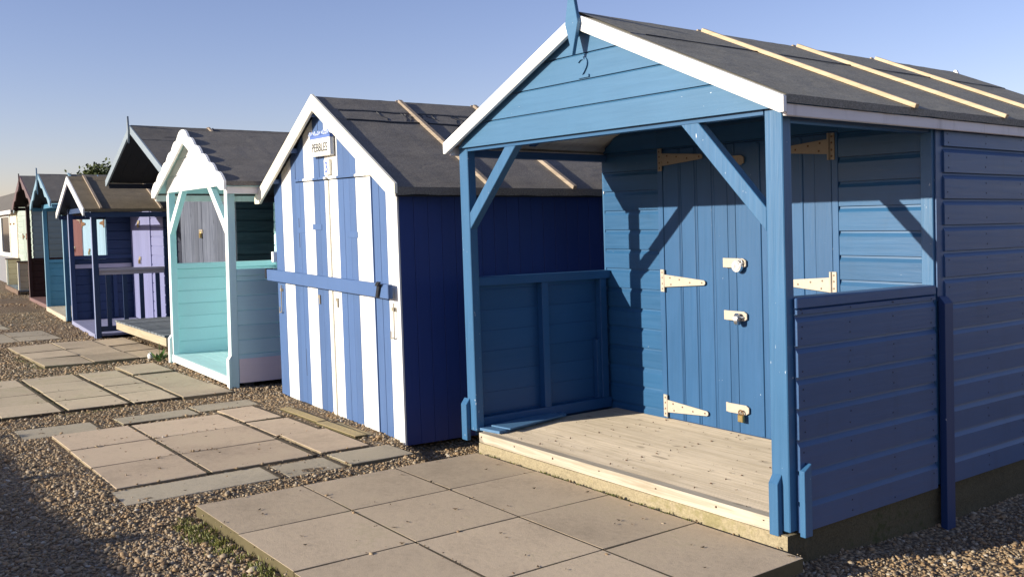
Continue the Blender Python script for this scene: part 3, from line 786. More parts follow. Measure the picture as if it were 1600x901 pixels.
# ------------------------------------------------------------------ porch huts further along the row
def porch_hut(label, loc, yaw, lean, zb, W, D, L, zd, s, za, hwx, ov, mats, base=None, opts=None):
    """open-porch hut: mats = dict(post, front, side, wall, door, deck, felt, barge, under, rail, bat)"""
    global LEAN, ZB
    LEAN = lean; ZB = zb; o = dict(opts or {}); M = mats
    R = thing('beach_hut', label, 'beach hut', (loc[0], loc[1], zb), yaw, 'beach huts in the row')
    hw = W + hwx; zr = lambda x: za - .032 - s * abs(x)
    rake = lambda z: ((z - (za - .032)) / s, ((za - .032) - z) / s)
    mf = (lambda n, i: 1 if n.y < -.5 else (2 if n.x > .5 and i == 3 else 0))
    pm = [M['post'], M['front'], M['side'], M['post']]
    # deck
    db = MB(); n = max(4, round(D / .12))
    if o.get('platform'):
        n = round(2 * W / .15)
        for k in range(n): db.box(-W + 2 * W * k / n + .012, -W + 2 * W * (k + 1) / n - .012, -.02, D - .02, zd - .022, zd + random.uniform(-.002, .002))
        for yy in (.25, .6): MB().box(-W + .02, W - .02, yy, yy + .05, zd - .10, zd - .023).build('bearer', M['deckedge'], R)
    else:
      for k in range(n): db.box(-W + .01, W - .01, .012 + (D - .02) * k / n + .002, .012 + (D - .02) * (k + 1) / n - .002, zd - .025, zd + random.uniform(-.001, .001))
    deck = db.build('deck', M['deck'], R)
    if o.get('platform'): MB().box(-W + .01, W - .01, -.005, .03, zd - .125, zd - .023).build('deck_edge', M['deckedge'], deck, bevel=.003)
    else: MB().box(-W + .06, W - .06, -.012, .010, zd - .075, zd + .001).build('deck_edge', M.get('deckedge', M['deck']), deck, bevel=.003)
    for y in ((D + .05, L - .2) if o.get('platform') else (.12, D, L - .2)):
        MB().box(-W + .03, W - .03, y, y + .09, zb - .12, zd - .028).build('bearer', SHADOWGAP, R)
    if o.get('posts', True):
        for sg in (-1, 1):
            pz = MB().box(*sorted((sg * W, sg * (W - .085))), 0, .07, o.get('postz', zd - .06), zr(W) - .012, 3 if sg > 0 else 0)
            po = pz.build('post', pm, R, bevel=.003, matfun=mf)
            if o.get('cleat'):
                MB().prism([(-.03, zd - .10), (-.0015, zd - .10), (-.0015, .17), (-.03, .13)], 'x', *sorted((sg * (W + .02), sg * (W - .05)))).build('post_cleat', pm, po, bevel=.002, matfun=mf)
            if o.get('brace'):
                zt = o['brace'][0]; dx = o['brace'][1]
                MB().prism([(sg * (W - .086), zt - .47), (sg * (W - .086), zt - .36), (sg * (W - dx + .05), zt), (sg * (W - dx - .06), zt)], 'y', .005, .06).build('brace', pm, R, bevel=.003, matfun=mf)
    # gable
    g0 = o.get('gable')
    if g0 is not None:
        gb = MB(); lap(gb, '-y', g0[1], -W, W, g0[0], zr(0), o.get('gpitch', .14), t=.014, cove=.12, clip=rake)
        gb.build('gable', M['front'], R)
    if o.get('posts', True): MB().box(-W + .09, W - .09, .012, .055, zr(W) - .085, zr(W) - .015).build('gable_beam', M['post'], R)
    # roof
    gable_roof(R, hw, s, za, -ov, L + .05, M['felt'], M['under'], battens=o.get('battens', ()), m_bat=M.get('bat', OLDBAT), seams=o.get('seams', ()), drop=.04, seed=loc[0])
    barge(R, hw + .02, s, za + o.get('bup', 0), -ov - .024, -ov - .001, o.get('bh', .10), M['barge'], o.get('bend', .07), style=o.get('bstyle'), amp=o.get('bamp', .02), nb=o.get('bn', 7))
    barge(R, hw + .02, s, za, L + .051, L + .072, .09, M['barge'], .07)
    for sg in (-1, 1):
        MB().box(*sorted((sg * (hw - .03), sg * (hw - .008))), -ov + .01, L + .04, zr(hw) - .085, zr(hw) - .02).build('fascia', M.get('fascia', M['post']), R, bevel=.003)
    if o.get('finial'):
        f = o['finial']
        MB().prism([(0, za - f[0]), (f[2], za - f[0] * .3), (.006, za + f[1]), (-.006, za + f[1]), (-f[2], za - f[0] * .3)], 'y', -ov - .046, -ov - .026).build('finial', M['barge'], R)
    # side panels or rails
    zp = o.get('panel', .95)
    for sg, key in ((-1, 'left'), (1, 'right')):
        k = o.get(key); zp = o.get(key + 'zp', o.get('panel', .95))
        if k == 'panel':
            mb = MB(); x = sg * (W - .02)
            lap(mb, '+x' if sg > 0 else '-x', x, .072, D, o.get('pz', zd - .05), zp - .06, t=.015, cove=.1)
            p_ = mb.build('porch_panel', M['side'] if sg > 0 else M['post'], R)
            inn = MB()
            if sg < 0:
                lap(inn, '+x', x + .001, .072, D, zd + .001, zp - .06, .14, t=.008, cove=.08)
                inn.build('panel_lining', M['post'], p_)
            MB().box(*sorted((sg * (W - .075), sg * (W + .004))), .071, D - .001, zp - .058, zp).build('rail', M['post'], p_, bevel=.003)
            if o.get(key + 'full'):
                y0 = o[key + 'full']; fl = MB(); lap(fl, '+x', sg * (W - .019), y0, D, zd + .001, zr(W) - .02, .14, t=.010, cove=.08)
                fl.box(*sorted((sg * (W - .02), sg * (W - .005))), y0, D, zp, zr(W) - .02); fl.build('panel_lining', M['post'], p_)
                MB().box(*sorted((sg * (W - .09), sg * (W - .03))), .072, D - .02, zp - .20, zp - .135).build('rail', M['rail'], R, bevel=.003)
                for yy in (.30, .62): MB().box(*sorted((sg * (W - .08), sg * (W - .04))), yy, yy + .06, zd + .02, zp - .201).build('baluster', M['post'], R)
            if o.get('lilac') and sg > 0:
                MB().box(W - .004, W + .003, .074, D, zd - .055, zd + .17).build('skirt_board', o['lilac'], p_)
        elif k == 'rail':
            mb = MB().box(*sorted((sg * (W - .09), sg * (W + .01))), .072, D, zp - .035, zp)
            mb.box(*sorted((sg * (W - .075), sg * (W - .035))), .072, D, zp - .09, zp - .036); r_ = mb.build('rail', M['rail'], R, bevel=.003)
            MB().box(*sorted((sg * (W - .085), sg * (W - .03))), .072, D, zd + .03, zd + .10).build('bottom_rail', M['post'], r_)
            nb = o.get('nbal', 4)
            for q in range(nb):
                y = .16 + (D - .28) * q / (nb - 1)
                MB().box(*sorted((sg * (W - .075), sg * (W - .04))), y, y + .055, zd + .101, zp - .091).build('baluster', M['post'], r_)
    # cabin
    for sg, mt in ((-1, M['post']), (1, M['side'])):
        sw = MB(); lap(sw, '+x' if sg > 0 else '-x', sg * (W - .018), D + .002, L, zd - .05, zr(W) - .01, t=.016, cove=.16)
        sw.box(*sorted((sg * (W - .04), sg * (W - .019))), D + .028, L, zd - .05, zr(W) - .02)
        sw.build('wall', mt, R)
    fw = MB(); dx0, dx1 = o.get('door', (-.62, .62)); zt = o.get('doortop', zr(W) - .12)
    lap(fw, '-y', D + .012, -W + .02, dx0 - .03, zd - .05, zr(0), t=.014, cove=.16, clip=lambda z: (rake(z)[0], 9))
    lap(fw, '-y', D + .012, dx1 + .03, W - .02, zd - .05, zr(0), t=.014, cove=.16, clip=lambda z: (-9, rake(z)[1]))
    lap(fw, '-y', D + .012, dx0 - .03, dx1 + .03, zt + .002, zr(0), t=.014, cove=.16, clip=rake)
    fw.prism([(-W + .042, zd - .05), (W - .042, zd - .05), (W - .042, zr(W) - .01), (0, zr(0) - .01), (-W + .042, zr(W) - .01)], 'y', D + .013, D + .026)
    fw.build('wall', M['wall'], R)
    nl = o.get('leaves', 2); wd = (dx1 - dx0) / nl
    for q in range(nl):
        a, b = dx0 + wd * q + .004, dx0 + wd * (q + 1) - .004
        d = MB(); vboards(d, a, b, D - .012, D + .011, zd + .008, zt - .008, w=o.get('bw', .13), gap=.005)
        d = d.build('door', M['door'][q % len(M['door'])], R, bevel=.002)
        sgn = -1 if q == 0 else 1
        if o.get('hinge', True):
            for zz in (zd + .25, zt - .25):
                t_hinge(d, a + .02 if q == 0 else b - .02, zz, D - .012, 1 if q == 0 else -1, wd * .5, o.get('hingemat', IRONR), SCREWR)
        if q == 0:
            for zz in o.get('locks', (.95,)):
                lk = MB(); xx = b + o.get('lockx', 0)
                lk.box(xx - .10, xx + .05, D - .022, D - .013, zz, zz + .05); lk.build('hasp', o.get('hingemat', IRONR), d)
                MB().box(xx - .03, xx + .02, D - .045, D - .023, zz - .06, zz).torus((xx - .005, D - .034, zz + .005), (0, 1, 0), .017, .005).build('padlock', o.get('lockmat', BRASS), d)
    fj = MB().box(dx0 - .028, dx0 + .002, D - .016, D + .011, zd, zt); fj.box(dx1 - .002, dx1 + .028, D - .016, D + .011, zd, zt)
    fj.box(dx0 - .028, dx1 + .028, D - .014, D + .011, zt + .001, zt + .03); fj.build('door_frame', M.get('frame', M['wall']), R)
    bw = MB(); lap(bw, '+y', L, -W + .02, W - .02, zd - .05, zr(0), t=.014, clip=rake)
    bw.prism([(-W + .042, zd - .05), (W - .042, zd - .05), (W - .042, zr(W) - .01), (0, zr(0) - .01), (-W + .042, zr(W) - .01)], 'y', L - .02, L - .001); bw.build('wall', M['wall'], R)
    LEAN = ZB = 0
    return R

MINT = paint('mint_paint', (.49, .73, .76), 'x', .5, .05, .03, .04, .05)
MINTD = paint('mint_deck', (.44, .66, .66), 'x', .55, .08, .05, .1, .1, (.6, .6, .56))
MINTG = paint('grey_mint_paint', (.50, .73, .76), 'y', .5, .06, .05, .05, .04)
LILAC = paint('bare_lilac_board', (.76, .68, .70), 'y', .6, .08, .05, .06, .1)
porch_hut('mint green hut with scalloped white gable, diagonal braces and open porch', (-4.46, -.27), -.05, .02, -.16,
          1.06, 1.2, 2.5, -.045, .43, 2.305, .22, .075,
          dict(post=MINT, front=WHITE, side=MINTG, wall=MINT, door=[MINT], deck=MINTD, deckedge=WHITE, felt=FELT_B, barge=WHITE, under=MINT, fascia=WHITE_OLD, bat=OLDBAT),
          opts=dict(cleat=True, brace=(1.74, .58), gable=(1.722, .004), gpitch=.17, bh=.135, bend=.085, bup=.012, bstyle='scallop', bamp=.028, bn=6,
                    left='panel', right='panel', panel=.955, pz=-.10, lilac=LILAC, battens=(1.25,), postz=-.15))

GREYDOOR = rawwood('weathered_grey_boards', (.060, .070, .098), (.125, .140, .180), 'z', .75, .15, gs=30)
DKBOARD = rawwood('weathered_navy_boards', (.012, .026, .04), (.035, .055, .07), 'y', .7, .25)
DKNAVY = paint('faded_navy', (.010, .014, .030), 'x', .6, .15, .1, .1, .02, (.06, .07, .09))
BWHITE = paint('bluish_white_paint', (.22, .265, .30), 'x', .5, .15, .05, .1, 0, dirt=.6, dirtcol=(.2, .22, .24))
GREYDECK = rawwood('grey_deck_boards', (.11, .13, .15), (.21, .23, .24), 'x', .8, .15)
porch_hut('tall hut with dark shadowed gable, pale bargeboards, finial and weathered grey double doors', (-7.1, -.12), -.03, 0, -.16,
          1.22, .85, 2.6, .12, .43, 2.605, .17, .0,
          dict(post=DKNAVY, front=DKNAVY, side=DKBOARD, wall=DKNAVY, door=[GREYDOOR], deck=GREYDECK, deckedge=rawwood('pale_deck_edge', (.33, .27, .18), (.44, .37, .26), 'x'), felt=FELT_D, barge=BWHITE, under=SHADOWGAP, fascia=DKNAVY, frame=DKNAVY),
          opts=dict(platform=True, posts=False, finial=(.22, .11, .03), bh=.095, bend=.08, battens=(.95,), seams=(.5,), door=(-1.0, .88), doortop=1.92, gable=(2.10, .84), locks=(1.27, .4), lockmat=BRASS, bw=.16, hinge=False))

LAV = paint('lavender_paint', (.19, .20, .36), 'z', .55, .06, .04, .12, .08)
NAVY = paint('navy_paint', (.016, .042, .112), 'x', .5, .10, .06, .06, .05)
NAVYF = paint('navy_edge_paint', (.23, .27, .42), 'z', .5, .08, .05, .06, .1)
RAILG = rawwood('grey_lilac_rail', (.42, .39, .44), (.56, .52, .56), 'y', .7)
LAVD = paint('lavender_deck', (.25, .26, .38), 'x', .6, .15, .06, .12, .1)
porch_hut('navy hut with plain white bargeboards, lavender doors and grey porch rails', (-9.83, -.17), -.09, -.02, -.16,
          1.25, .93, 2.6, -.085, .33, 2.115, .25, .11,
          dict(post=NAVY, front=NAVYF, side=NAVY, wall=LAV, door=[LAV], deck=LAVD, felt=FELT_C, barge=H3_W, under=SHADOWGAP, fascia=NAVY, rail=RAILG, frame=LAV),
          opts=dict(left='panel', leftzp=.93, leftfull=.56, right='rail', panel=.81, battens=(.10, .86), bh=.10, bend=.09, door=(-1.10, .36), locks=(1.42, .86), lockx=-.05, hinge=False, nbal=4, seams=(.2,), postz=-.17, doortop=1.66))

TEAL = paint('teal_paint', (.07, .21, .32), 'x', .5, .08, .05, .06, .06)
TEALF = paint('pale_teal_paint', (.20, .32, .40), 'x', .5, .06, .04, .06, .1)
PALEB = paint('pale_blue_doors', (.25, .38, .48), 'z', .5, .06, .04, .06, .15)
porch_hut('teal hut with wavy pale teal bargeboards, thin finial and pale blue doors', (-12.70, .03), -.08, -.02, -.16,
          1.35, .66, 2.6, -.06, .335, 2.30, .13, .16,
          dict(post=TEAL, front=TEALF, side=TEAL, wall=PALEB, door=[PALEB], deck=DECKW, felt=FELT_D, barge=TEALF, under=SHADOWGAP, fascia=TEAL, bat=TEALF),
          opts=dict(left='panel', right=None, panel=.80, finial=(.35, .10, .022), bstyle='ogee', bamp=.022, bn=3, bh=.10, bend=.09, battens=(.30, 1.5), gable=(1.93, .06), door=(-1.2, 1.25), leaves=3, hingemat=RUSTST))

BROWN = paint('dark_brown_paint', (.022, .013, .012), 'x', .5, .1, .05, .06, .03)
BROWNF = paint('faded_maroon_paint', (.13, .08, .078), 'x', .5, .1, .05, .06, .1)
REDB = paint('red_brown_doors', (.13, .045, .04), 'z', .5, .1, .05, .06, .1)
porch_hut('dark brown hut with wavy maroon bargeboards and red brown doors', (-15.70, .30), -.06, -.02, -.15,
          1.35, .80, 2.6, -.06, .345, 2.42, .22, .2,
          dict(post=BROWN, front=BROWNF, side=BROWN, wall=REDB, door=[REDB], deck=paint('red_deck', (.20, .12, .11), 'x'), felt=FELT_D, barge=BROWNF, under=SHADOWGAP, fascia=BROWN),
          opts=dict(left='panel', right='panel', panel=.76, bstyle='ogee', bamp=.025, bn=3, bh=.12, bend=.10, battens=(.5,), finial=(.3, .04, .02), door=(-1.2, 1.2), leaves=3))

SAGE = paint('sage_paint', (.34, .40, .34), 'z', .5, .08, .05, .06, .1)
CREAMS = paint('cream_siding', (.66, .52, .33), 'y', .55, .08, .05, .06, .06)
SAGEW = paint('sage_wall', (.36, .42, .36), 'x', .55, .08, .05, .06, .1)
def hut_terrace():
    global LEAN, ZB
    LEAN = -.02; ZB = -.15
    R = thing('beach_hut', 'hut with sage green doors behind cream half walls and a brown step', 'beach hut', (-20.4, .6, ZB), -.07, 'beach huts in the row')
    W = 1.5; D = .32; L = 2.6; zd = -.02; s = .40; za = 2.50
    zr = lambda x: za - .03 - s * abs(x); rake = lambda z: ((z - (za - .03)) / s, ((za - .03) - z) / s)
    step = rawwood('brown_step', (.13, .085, .06), (.22, .15, .11), 'x')
    db = MB()
    for k in range(3): db.box(-W, W, .005 + k * .104, .005 + k * .104 + .10, zd - .03, zd)
    dk = db.build('deck', GREYDECK, R)
    MB().box(-W, W, -.03, .003, -.16, zd + .002).build('deck_edge', step, dk)
    for sg in (-1, 1):
        p = MB(); lap(p, '+x' if sg > 0 else '-x', sg * (W - .12), .04, D, zd - .08, .62, .14, t=.014, cove=.1)
        p.box(*sorted((sg * (W - .15), sg * (W - .121))), .045, D, zd, .62)
        if sg < 0: lap(p, '+x', -W + .151, .045, D, zd + .002, .62, .14, t=.012, cove=.1)
        p = p.build('porch_panel', CREAMS, R)
        MB().box(*sorted((sg * (W - .17), sg * (W - .09))), .0, .039, zd - .09, .62).build('panel_post', CREAM, p)
        MB().box(*sorted((sg * (W - .19), sg * (W - .07))), -.02, D, .621, .65).build('rail', step, p)
    fw = MB(); lap(fw, '-y', D + .012, -W, W, zd - .05, zr(0), t=.014, clip=rake)
    fw.prism([(-W + .02, zd - .05), (W - .02, zd - .05), (W - .02, zr(W)), (0, zr(0) - .01), (-W + .02, zr(W))], 'y', D + .013, D + .03); fw.build('wall', SAGEW, R)
    for sg in (-1, 1):
        sw = MB(); lap(sw, '+x' if sg > 0 else '-x', sg * (W - .02), D + .03, L, zd - .05, zr(W), t=.014); sw.box(*sorted((sg * (W - .04), sg * (W - .021))), D + .03, L, zd - .05, zr(W)); sw.build('wall', SAGEW, R)
    bw = MB().prism([(-W + .05, zd - .05), (W - .05, zd - .05), (W - .05, zr(W)), (0, zr(0) - .01), (-W + .05, zr(W))], 'y', L - .03, L); bw.build('wall', SAGEW, R)
    for a, b in ((-.15, .55), (.56, 1.26)):
        d = MB(); vboards(d, a, b, D - .024, D - .004, zd + .01, 1.62, w=.12); d = d.build('door', SAGE, R)
        MB().box(a + .02, b - .02, D - .042, D - .025, .72, .82).build('door_ledge', SAGE, d)
        t_hinge(d, a + .03, 1.2, D - .025, 1, .3, RUSTST, SCREWR)
    gable_roof(R, W + .08, s, za, D - .06, L + .05, FELT_D, SHADOWGAP, battens=(D + .3,), m_bat=BWHITE, seed=4)
    barge(R, W + .10, s, za, D - .084, D - .061, .11, BWHITE, .08)
    LEAN = ZB = 0
hut_terrace()

TAUPE = paint('taupe_siding', (.13, .105, .085), 'y', .6, .1, .05, .08, .03)
CREAMD = paint('cream_doors', (.62, .53, .36), 'z', .55, .06, .03, .06, .05)
porch_hut('taupe hut set back behind the row showing only its cream door and dark side', (-25.0, 2.27), -.05, 0, -.15,
          1.2, .06, 2.4, -.02, .40, 2.36, .1, .0,
          dict(post=TAUPE, front=CREAMD, side=TAUPE, wall=CREAMD, door=[CREAMD], deck=GREYDECK, felt=FELT_D, barge=BWHITE, under=SHADOWGAP),
          opts=dict(posts=False, door=(.1, 1.05), leaves=1, hingemat=RUSTST))

def hut_far():
    """low chalet at the end of the row, roof ridge running along the row"""
    global LEAN, ZB
    LEAN = 0; ZB = -.15
    R = thing('beach_hut', 'farthest cream chalet with black window above a grey lower wall', 'beach hut', (-24.2, 1.15, ZB), -.05, 'beach huts in the row')
    W = 2.0; WL = -14.0; L = 2.4; GREYW = paint('grey_render', (.20, .20, .215), 'x', .7, .06, .02, .02)
    CRW = paint('cream_wall', (.72, .67, .55), 'x', .6, .05, .03)
    GLASS, t, b = nt('dark_glass'); b.inputs['Base Color'].default_value = (.015, .016, .02, 1); b.inputs['Roughness'].default_value = .08
    w = MB().box(WL, W, .0, .10, -.2, .62).build('lower_wall', GREYW, R)
    u = MB(); u.box(WL, W, .04, .12, .6205, 1.86); u.box(WL, WL + .06, .121, L, -.2, 1.86); u.box(W - .06, W, .121, L, -.2, 1.86); u.box(WL + .061, W - .061, L - .06, L, -.2, 1.86)
    u.prism([(.02, 1.861), (L, 1.861), (L / 2, 2.6)], 'x', W - .05, W); u.prism([(.02, 1.861), (L, 1.861), (L / 2, 2.6)], 'x', WL, WL + .05)
    u = u.build('wall', CRW, R)
    wi = MB(); wi.box(-1.62, -1.54, .0, .039, .66, 1.80); wi.box(.34, .42, .0, .039, .66, 1.80); wi.box(-1.539, .339, .0, .039, .66, .74); wi.box(-1.539, .339, .0, .039, 1.72, 1.80)
    wi.build('window_frame', WHITE, R)
    MB().box(-1.53, .33, .022, .037, .745, 1.715).build('window', GLASS, R)
    for a, b in ((.5, 1.15), (1.17, 1.85)):
        d = MB(); vboards(d, a, b, .012, .038, .64, 1.80, w=.16); d = d.build('door', CREAM, R); MB().box(a + .02, a + .3, .0, .0115, 1.5, 1.55).build('hinge', RUSTST, d)
    rb = MB(); rb.prism([(-.12, 1.84), (L / 2, 2.66), (L + .12, 1.84), (L + .12, 1.87), (L / 2, 2.70), (-.12, 1.87)], 'x', WL - .1, W + .1); roof = rb.build('roof', FELT_D, R)
    MB().box(WL - .1, W + .1, -.145, -.1225, 1.78, 1.875).build('fascia', WHITE_OLD, R)
    LEAN = ZB = 0
hut_far()

# ------------------------------------------------------------------ unseen fence added behind the camera to cast the shadow across the shingle
def fence():
    wood = rawwood('fence_boards', (.16, .12, .08), (.26, .20, .14), 'z', .8)
    R = thing('added_shadow_fence', 'unseen close boarded timber fence added to cast a shadow over the shingle', 'fence', (-10, -6.3, -.17))
    b = MB(); x = -16.0
    while x < 13.5: b.box(x, x + .145, .0, .018, .0, 1.19 + random.uniform(-.008, .008)); x += .148
    b.build('board_panel', wood, R)
    b = MB().box(-16, 13.5, .019, .06, .25, .33); b.box(-16, 13.5, .019, .06, .9, .98); b.build('rail', wood, R)
    x = -16 + (10 - 3.32 + 1.43 * 0) % 1.43
    while x < 13.5:
        MB().box(x, x + .085, -.07, -.001, .0, 1.26).build('post', wood, R, bevel=.004); x += 1.43
fence()

# ------------------------------------------------------------------ tree beyond the huts
def tree():
    LM = leafmat('dark_leaves', (.030, .048, .016), (.085, .105, .030)); BK = rawwood('bark', (.07, .055, .04), (.14, .11, .08), 'z')
    R = thing('tree', 'dark green bushy tree showing above the roofs beyond the navy hut', 'tree', (-34.0, 5.85, -.15))
    tb = MB(); tb.cyl((0, 0, 0), (.1, 0, 1.4), .17, .12, 10)
    limbs = []
    for k in range(9):
        a = k * 2.4; r = .3 + .3 * random.random(); e = Vector((math.cos(a) * r, math.sin(a) * r, 2.6 + random.random() * .6)); limbs.append(e)
        m = Vector((math.cos(a) * r * .4, math.sin(a) * r * .4, 1.9)); tb.cyl((.1, 0, 1.35), m, .08, .05, 7); tb.cyl(m, e, .05, .015, 6)
    tb.build('trunk', BK, R)
    n = 15000
    c = MB(); V = []; F = []
    cl = [Vector((random.gauss(0, .6), max(-.8, min(1.2, random.gauss(.15, .42))), 3.12 + random.gauss(0, .22))) for _ in range(110)] + limbs
    for i in range(n):
        p = random.choice(cl) + Vector((random.gauss(0, .17), random.gauss(0, .17), random.gauss(0, .13)))
        d = Vector((random.gauss(0, 1), random.gauss(0, 1), random.gauss(.4, .8))).normalized(); u = d.orthogonal().normalized(); l = random.uniform(.08, .20); w = l * .30
        c.add([p, p + d * l * .5 + u * w, p + d * l, p + d * l * .5 - u * w], [(0, 1, 2, 3)])
    c.build('crown', LM, R, recalc=False)
tree()

# ------------------------------------------------------------------ shingle, debris, moss, weed
HUTRECTS = [(.0, 2.535, -.03, 4), (-2.72, -.37, -.20, 3), (-5.55, -3.4, -.22, 3), (-8.35, -5.85, .0, 3), (-11.1, -8.55, -.05, 3), (-13.9, -11.1, .0, 3), (-17.1, -14.3, .3, 3)]
ICO_V, ICO_F = None, None
def ico(sub=0):
    bm = bmesh.new(); bmesh.ops.create_icosphere(bm, subdivisions=1 + sub, radius=1)
    v = np.array([p.co[:] for p in bm.verts]); f = np.array([[q.index for q in t.verts] for t in bm.faces]); bm.free(); return v, f
def scatter(rects, sizes, on=None):
    """pebble positions over rectangles (x0,x1,y0,y1,count)"""
    out = []
    for x0, x1, y0, y1, n in rects:
        P = rng.random((n, 2)) * [x1 - x0, y1 - y0] + [x0, y0]
        keep = np.ones(n, bool)
        for a, b, c, d in SLABRECTS:
            ov = rng.random(n) > .965
            inside = (P[:, 0] > a) & (P[:, 0] < b) & (P[:, 1] > c) & (P[:, 1] < d)
            keep &= ~inside
        for a, b, c, d in HUTRECTS:
            keep &= ~((P[:, 0] > a + .04) & (P[:, 0] < b - .04) & (P[:, 1] > c + .1) & (P[:, 1] < d))
        out.append(P[keep])
    P = np.concatenate(out)
    return np.array([(x, y, gz(x, y)) for x, y in P])
def pebbles(name, P, rad, sub=0, sink=.25, kind='stuff', mat=None):
    v0, f0 = ico(sub); n = len(P); nv = len(v0)
    r = rad(n)
    s = np.stack([r * rng.uniform(.85, 1.45, n), r * rng.uniform(.7, 1.0, n), r * rng.uniform(.42, .75, n)], 1)
    jit = 1 + rng.normal(0, .13, (n, nv, 1))
    V = v0[None] * jit * s[:, None, :]
    a = rng.random(n) * 2 * np.pi; t = rng.normal(0, .35, n)
    ct, st = np.cos(t)[:, None], np.sin(t)[:, None]
    x, y, z = V[..., 0].copy(), V[..., 1].copy(), V[..., 2].copy()
    x, z = x * ct - z * st, x * st + z * ct
    ca, sa = np.cos(a)[:, None], np.sin(a)[:, None]
    V = np.stack([x * ca - y * sa, x * sa + y * ca, z], -1) + P[:, None, :]
    V[..., 2] += (s[:, 2] * (1 - 2 * sink))[:, None]
    F = (f0[None] + (np.arange(n) * nv)[:, None, None]).reshape(-1, 3)
    me = bpy.data.meshes.new(name); me.vertices.add(n * nv); me.vertices.foreach_set('co', V.reshape(-1))
    me.loops.add(F.size); me.loops.foreach_set('vertex_index', F.reshape(-1).astype(np.int32))
    me.polygons.add(len(F)); me.polygons.foreach_set('loop_start', np.arange(0, F.size, 3, dtype=np.int32))
    me.polygons.foreach_set('use_smooth', np.ones(len(F), bool))
    me.materials.append(mat or PEBM); me.update(calc_edges=True)
    o = bpy.data.objects.new(name, me); COL.objects.link(o)
    if kind: o['kind'] = kind
    return o
lg = lambda m, s, lo, hi: (lambda n: np.clip(np.exp(rng.normal(np.log(m), s, n)), lo, hi))
P1 = scatter([(-3.4, 2.2, -3.2, -1.75, 38000), (-3.4, 2.2, -1.75, .1, 25000), (2.45, 5.0, -.9, 3.2, 38000), (-.42, .2, -.5, .8, 1800), (-3.5, -2.6, -.6, .5, 1800),
              (1.0, 3.6, -2.6, -1.8, 2600), (2.6, 3.3, -1.8, -.2, 1500)], None)
pebbles('shingle', P1, lg(.0058, .46, .0028, .022), 0)
P2 = scatter([(-9, -3.4, -3.0, .6, 48000), (-20, -9, -2.2, 1.0, 16000)], None)
pebbles('shingle', P2, lg(.0088, .42, .004, .024), 0)
# stray pebbles and grit on top of the slabs
st = []
for (a, b, c, d) in SLABRECTS:
    area = (b - a) * (d - c)
    for k in range(int(area * 60)):
        e = random.random()
        x, y = random.uniform(a, b), random.uniform(c, d)
        if e < .86:
            if random.random() < .5: x = random.choice((a, b)) + random.gauss(0, .012)
            else: y = random.choice((c, d)) + random.gauss(0, .010)
        st.append((x, y, -.120 if a > .1 else -.139))
P3 = np.array(st); pebbles('grit', P3, lg(.0050, .4, .0025, .012), 0, .0)
def debris():
    mb = MB()
    for (a, b, c, d) in SLABRECTS:
        for k in range(int((b - a) * (d - c) * 14)):
            x, y = random.uniform(a, b), random.uniform(c, d); z = -.1095 if a > .1 else -.132
            an = random.random() * 6.28; l = random.uniform(.006, .017); w = l * random.uniform(.2, .45); h = random.uniform(.001, .007)
            ux, uy = math.cos(an), math.sin(an)
            mb.add([(x - ux * l, y - uy * l, z + h), (x + uy * w, y - ux * w, z), (x + ux * l, y + uy * l, z + h), (x - uy * w, y + ux * w, z)], [(0, 1, 2), (0, 2, 3)])
    for k in range(110):
        x, y = random.uniform(.15, 2.4), random.uniform(.03, 1.18); an = random.random() * 6.28; l = random.uniform(.004, .011); w = l * .4
        ux, uy = math.cos(an), math.sin(an); z = .003
        mb.add([(x - ux * l, y - uy * l, z + .003), (x + uy * w, y - ux * w, z), (x + ux * l, y + uy * l, z + .003), (x - uy * w, y + ux * w, z)], [(0, 1, 2), (0, 2, 3)])
    mb.build('leaf_litter', leafmat('dry_bits', (.02, .015, .01), (.10, .065, .035), .8), kind='stuff', recalc=False)
debris()
def moss():
    mb = MB()
    def tuft(x, y, z, n, h, sp):
        for k in range(n):
            px, py = x + random.gauss(0, sp), y + random.gauss(0, sp); a = random.random() * 6.28; hh = h * random.uniform(.4, 1.1); w = random.uniform(.0015, .003)
            dx, dy = math.cos(a), math.sin(a); le = hh * random.uniform(.2, .9)
            mb.add([(px - dy * w, py + dx * w, z - .005), (px + dy * w, py - dx * w, z - .005), (px + dx * le * .5 + dy * w * .7, py + dy * le * .5 - dx * w * .7, z + hh * .7), (px + dx * le, py + dy * le, z + hh)], [(0, 1, 2), (0, 2, 3)])
    for k in range(34):
        x = random.uniform(.12, 1.55); tuft(x, -1.885 - abs(random.gauss(0, .045)), gz(x, -1.9), 26, .03, .02)
    for k in range(9):
        x = random.uniform(.3, .62); tuft(x, -1.93 - abs(random.gauss(0, .05)), gz(x, -1.93), 30, .032, .022)
    for k in range(30): tuft(random.uniform(-3.2, -3.12), random.uniform(-1.9, -1.1), -.165, 16, .022, .02)
    for k in range(40): tuft(random.uniform(-5.3, -3.25), -1.785, -.142, 8, .012, .01)
    for k in range(40): tuft(random.uniform(-5.3, -3.25), -1.265, -.142, 6, .012, .01)
    for k in range(16): tuft(random.uniform(-7.2, -6.0), -1.46 + random.gauss(0, .03), -.15, 18, .025, .03)
    for k in range(60): tuft(random.uniform(.2, 2.0), -.052 + random.gauss(0, .006), -.115, 7, .009, .008)
    mb.build('grass', leafmat('grass_blades', (.105, .125, .024), (.21, .20, .055)), kind='stuff', recalc=False)
moss()
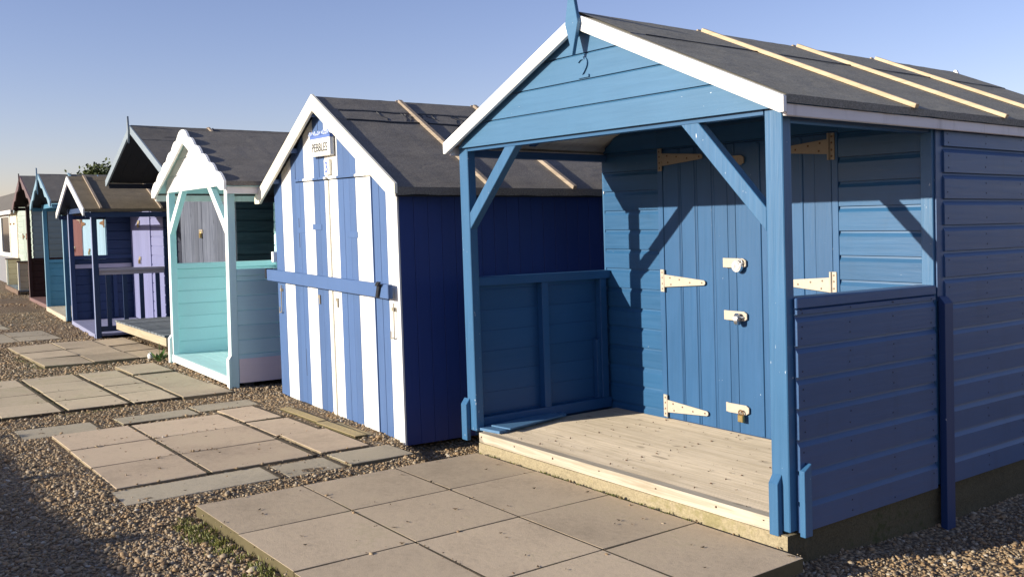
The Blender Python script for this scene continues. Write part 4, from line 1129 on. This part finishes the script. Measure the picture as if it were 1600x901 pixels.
def weed():
    R = thing('weed', 'small leafy green weed growing at the foot of the mint hut post', 'plant', (-5.70, -.30, -.15))
    g = leafmat('weed_leaf', (.05, .11, .02), (.10, .19, .05)); b = MB(); st_ = MB()
    for k in range(11):
        a = k * 2.4; h = random.uniform(.05, .13); r = random.uniform(.05, .12)
        e = Vector((math.cos(a) * r, math.sin(a) * r, h)); st_.cyl((0, 0, 0), e * .6, .003, n=5)
        d = e.normalized(); u = d.cross(Vector((0, 0, 1))).normalized() * .022
        b.add([e * .4, e * .75 + u, e * 1.15, e * .75 - u], [(0, 1, 2, 3)])
    st_.cyl((0, 0, 0), (.02, 0, .22), .003, n=5)
    b.build('leaf', g, R, recalc=False); st_.build('stem', g, R)
weed()
sv, sf = ico(2)
sm = MB(); sm.add([(x * .035, y * .03, z * .05) for x, y, z in sv], [tuple(f) for f in sf])
so = sm.build('stone', paint('white_stone', (.78, .77, .74), 'x', .5, .05, 0, .03, bump=.1), smooth=True); so.location = (-5.93, -.33, -.105); so.rotation_euler = (.2, .3, .4)
tag(so, 'egg shaped white stone standing beside the weed by the mint hut', 'stone')

# ------------------------------------------------------------------ camera
f_px, yaw, pit, rol = 1483.8884, .9289, .0679, -.0146
d = Vector((-math.sin(yaw) * math.cos(pit), math.cos(yaw) * math.cos(pit), -math.sin(pit)))
r = Vector((math.cos(yaw), math.sin(yaw), 0)); u = r.cross(d)
r2 = r * math.cos(rol) + u * math.sin(rol); u2 = u * math.cos(rol) - r * math.sin(rol)
cam = bpy.data.cameras.new('camera'); co = bpy.data.objects.new('camera', cam); COL.objects.link(co)
M = Matrix((r2, u2, -d)).transposed().to_4x4(); M.translation = Vector((5.1057, -3.4436, 1.335)); co.matrix_world = M
cam.sensor_width = 36; cam.lens = 36 * f_px / 1600; cam.clip_start = .05; cam.clip_end = 2000
S.camera = co

# ------------------------------------------------------------------ light
to_sun = Vector((-.246, -1, .302)).normalized()
sl = bpy.data.lights.new('sun', 'SUN'); so = bpy.data.objects.new('sun', sl); COL.objects.link(so)
so.rotation_euler = (-to_sun).to_track_quat('-Z', 'Y').to_euler()
sl.energy = 5.0; sl.angle = math.radians(.5); sl.color = (1.0, .92, .77)
Wd = bpy.data.worlds.new('World'); S.world = Wd; Wd.use_nodes = True
t = Wd.node_tree; bg = t.nodes['Background']; sk = t.nodes.new('ShaderNodeTexSky'); sk.sky_type = 'NISHITA'
sk.sun_disc = False; sk.sun_elevation = math.asin(to_sun.z); sk.sun_rotation = math.atan2(to_sun.x, to_sun.y) % (2 * math.pi)
sk.air_density = 1.0; sk.dust_density = .35; sk.ozone_density = 1.4; sk.altitude = 0
mx = t.nodes.new('ShaderNodeMix'); mx.data_type = 'RGBA'; mx.blend_type = 'MULTIPLY'; mx.inputs[0].default_value = 1
mx.inputs[7].default_value = (1.17, 1.05, 1.34, 1)
t.links.new(sk.outputs[0], mx.inputs[6]); t.links.new(mx.outputs[2], bg.inputs[0]); bg.inputs[1].default_value = .083
S.view_settings.view_transform = 'Standard'; S.view_settings.look = 'None'
S.view_settings.exposure = .6; S.view_settings.gamma = 1; S.view_settings.use_curve_mapping = False
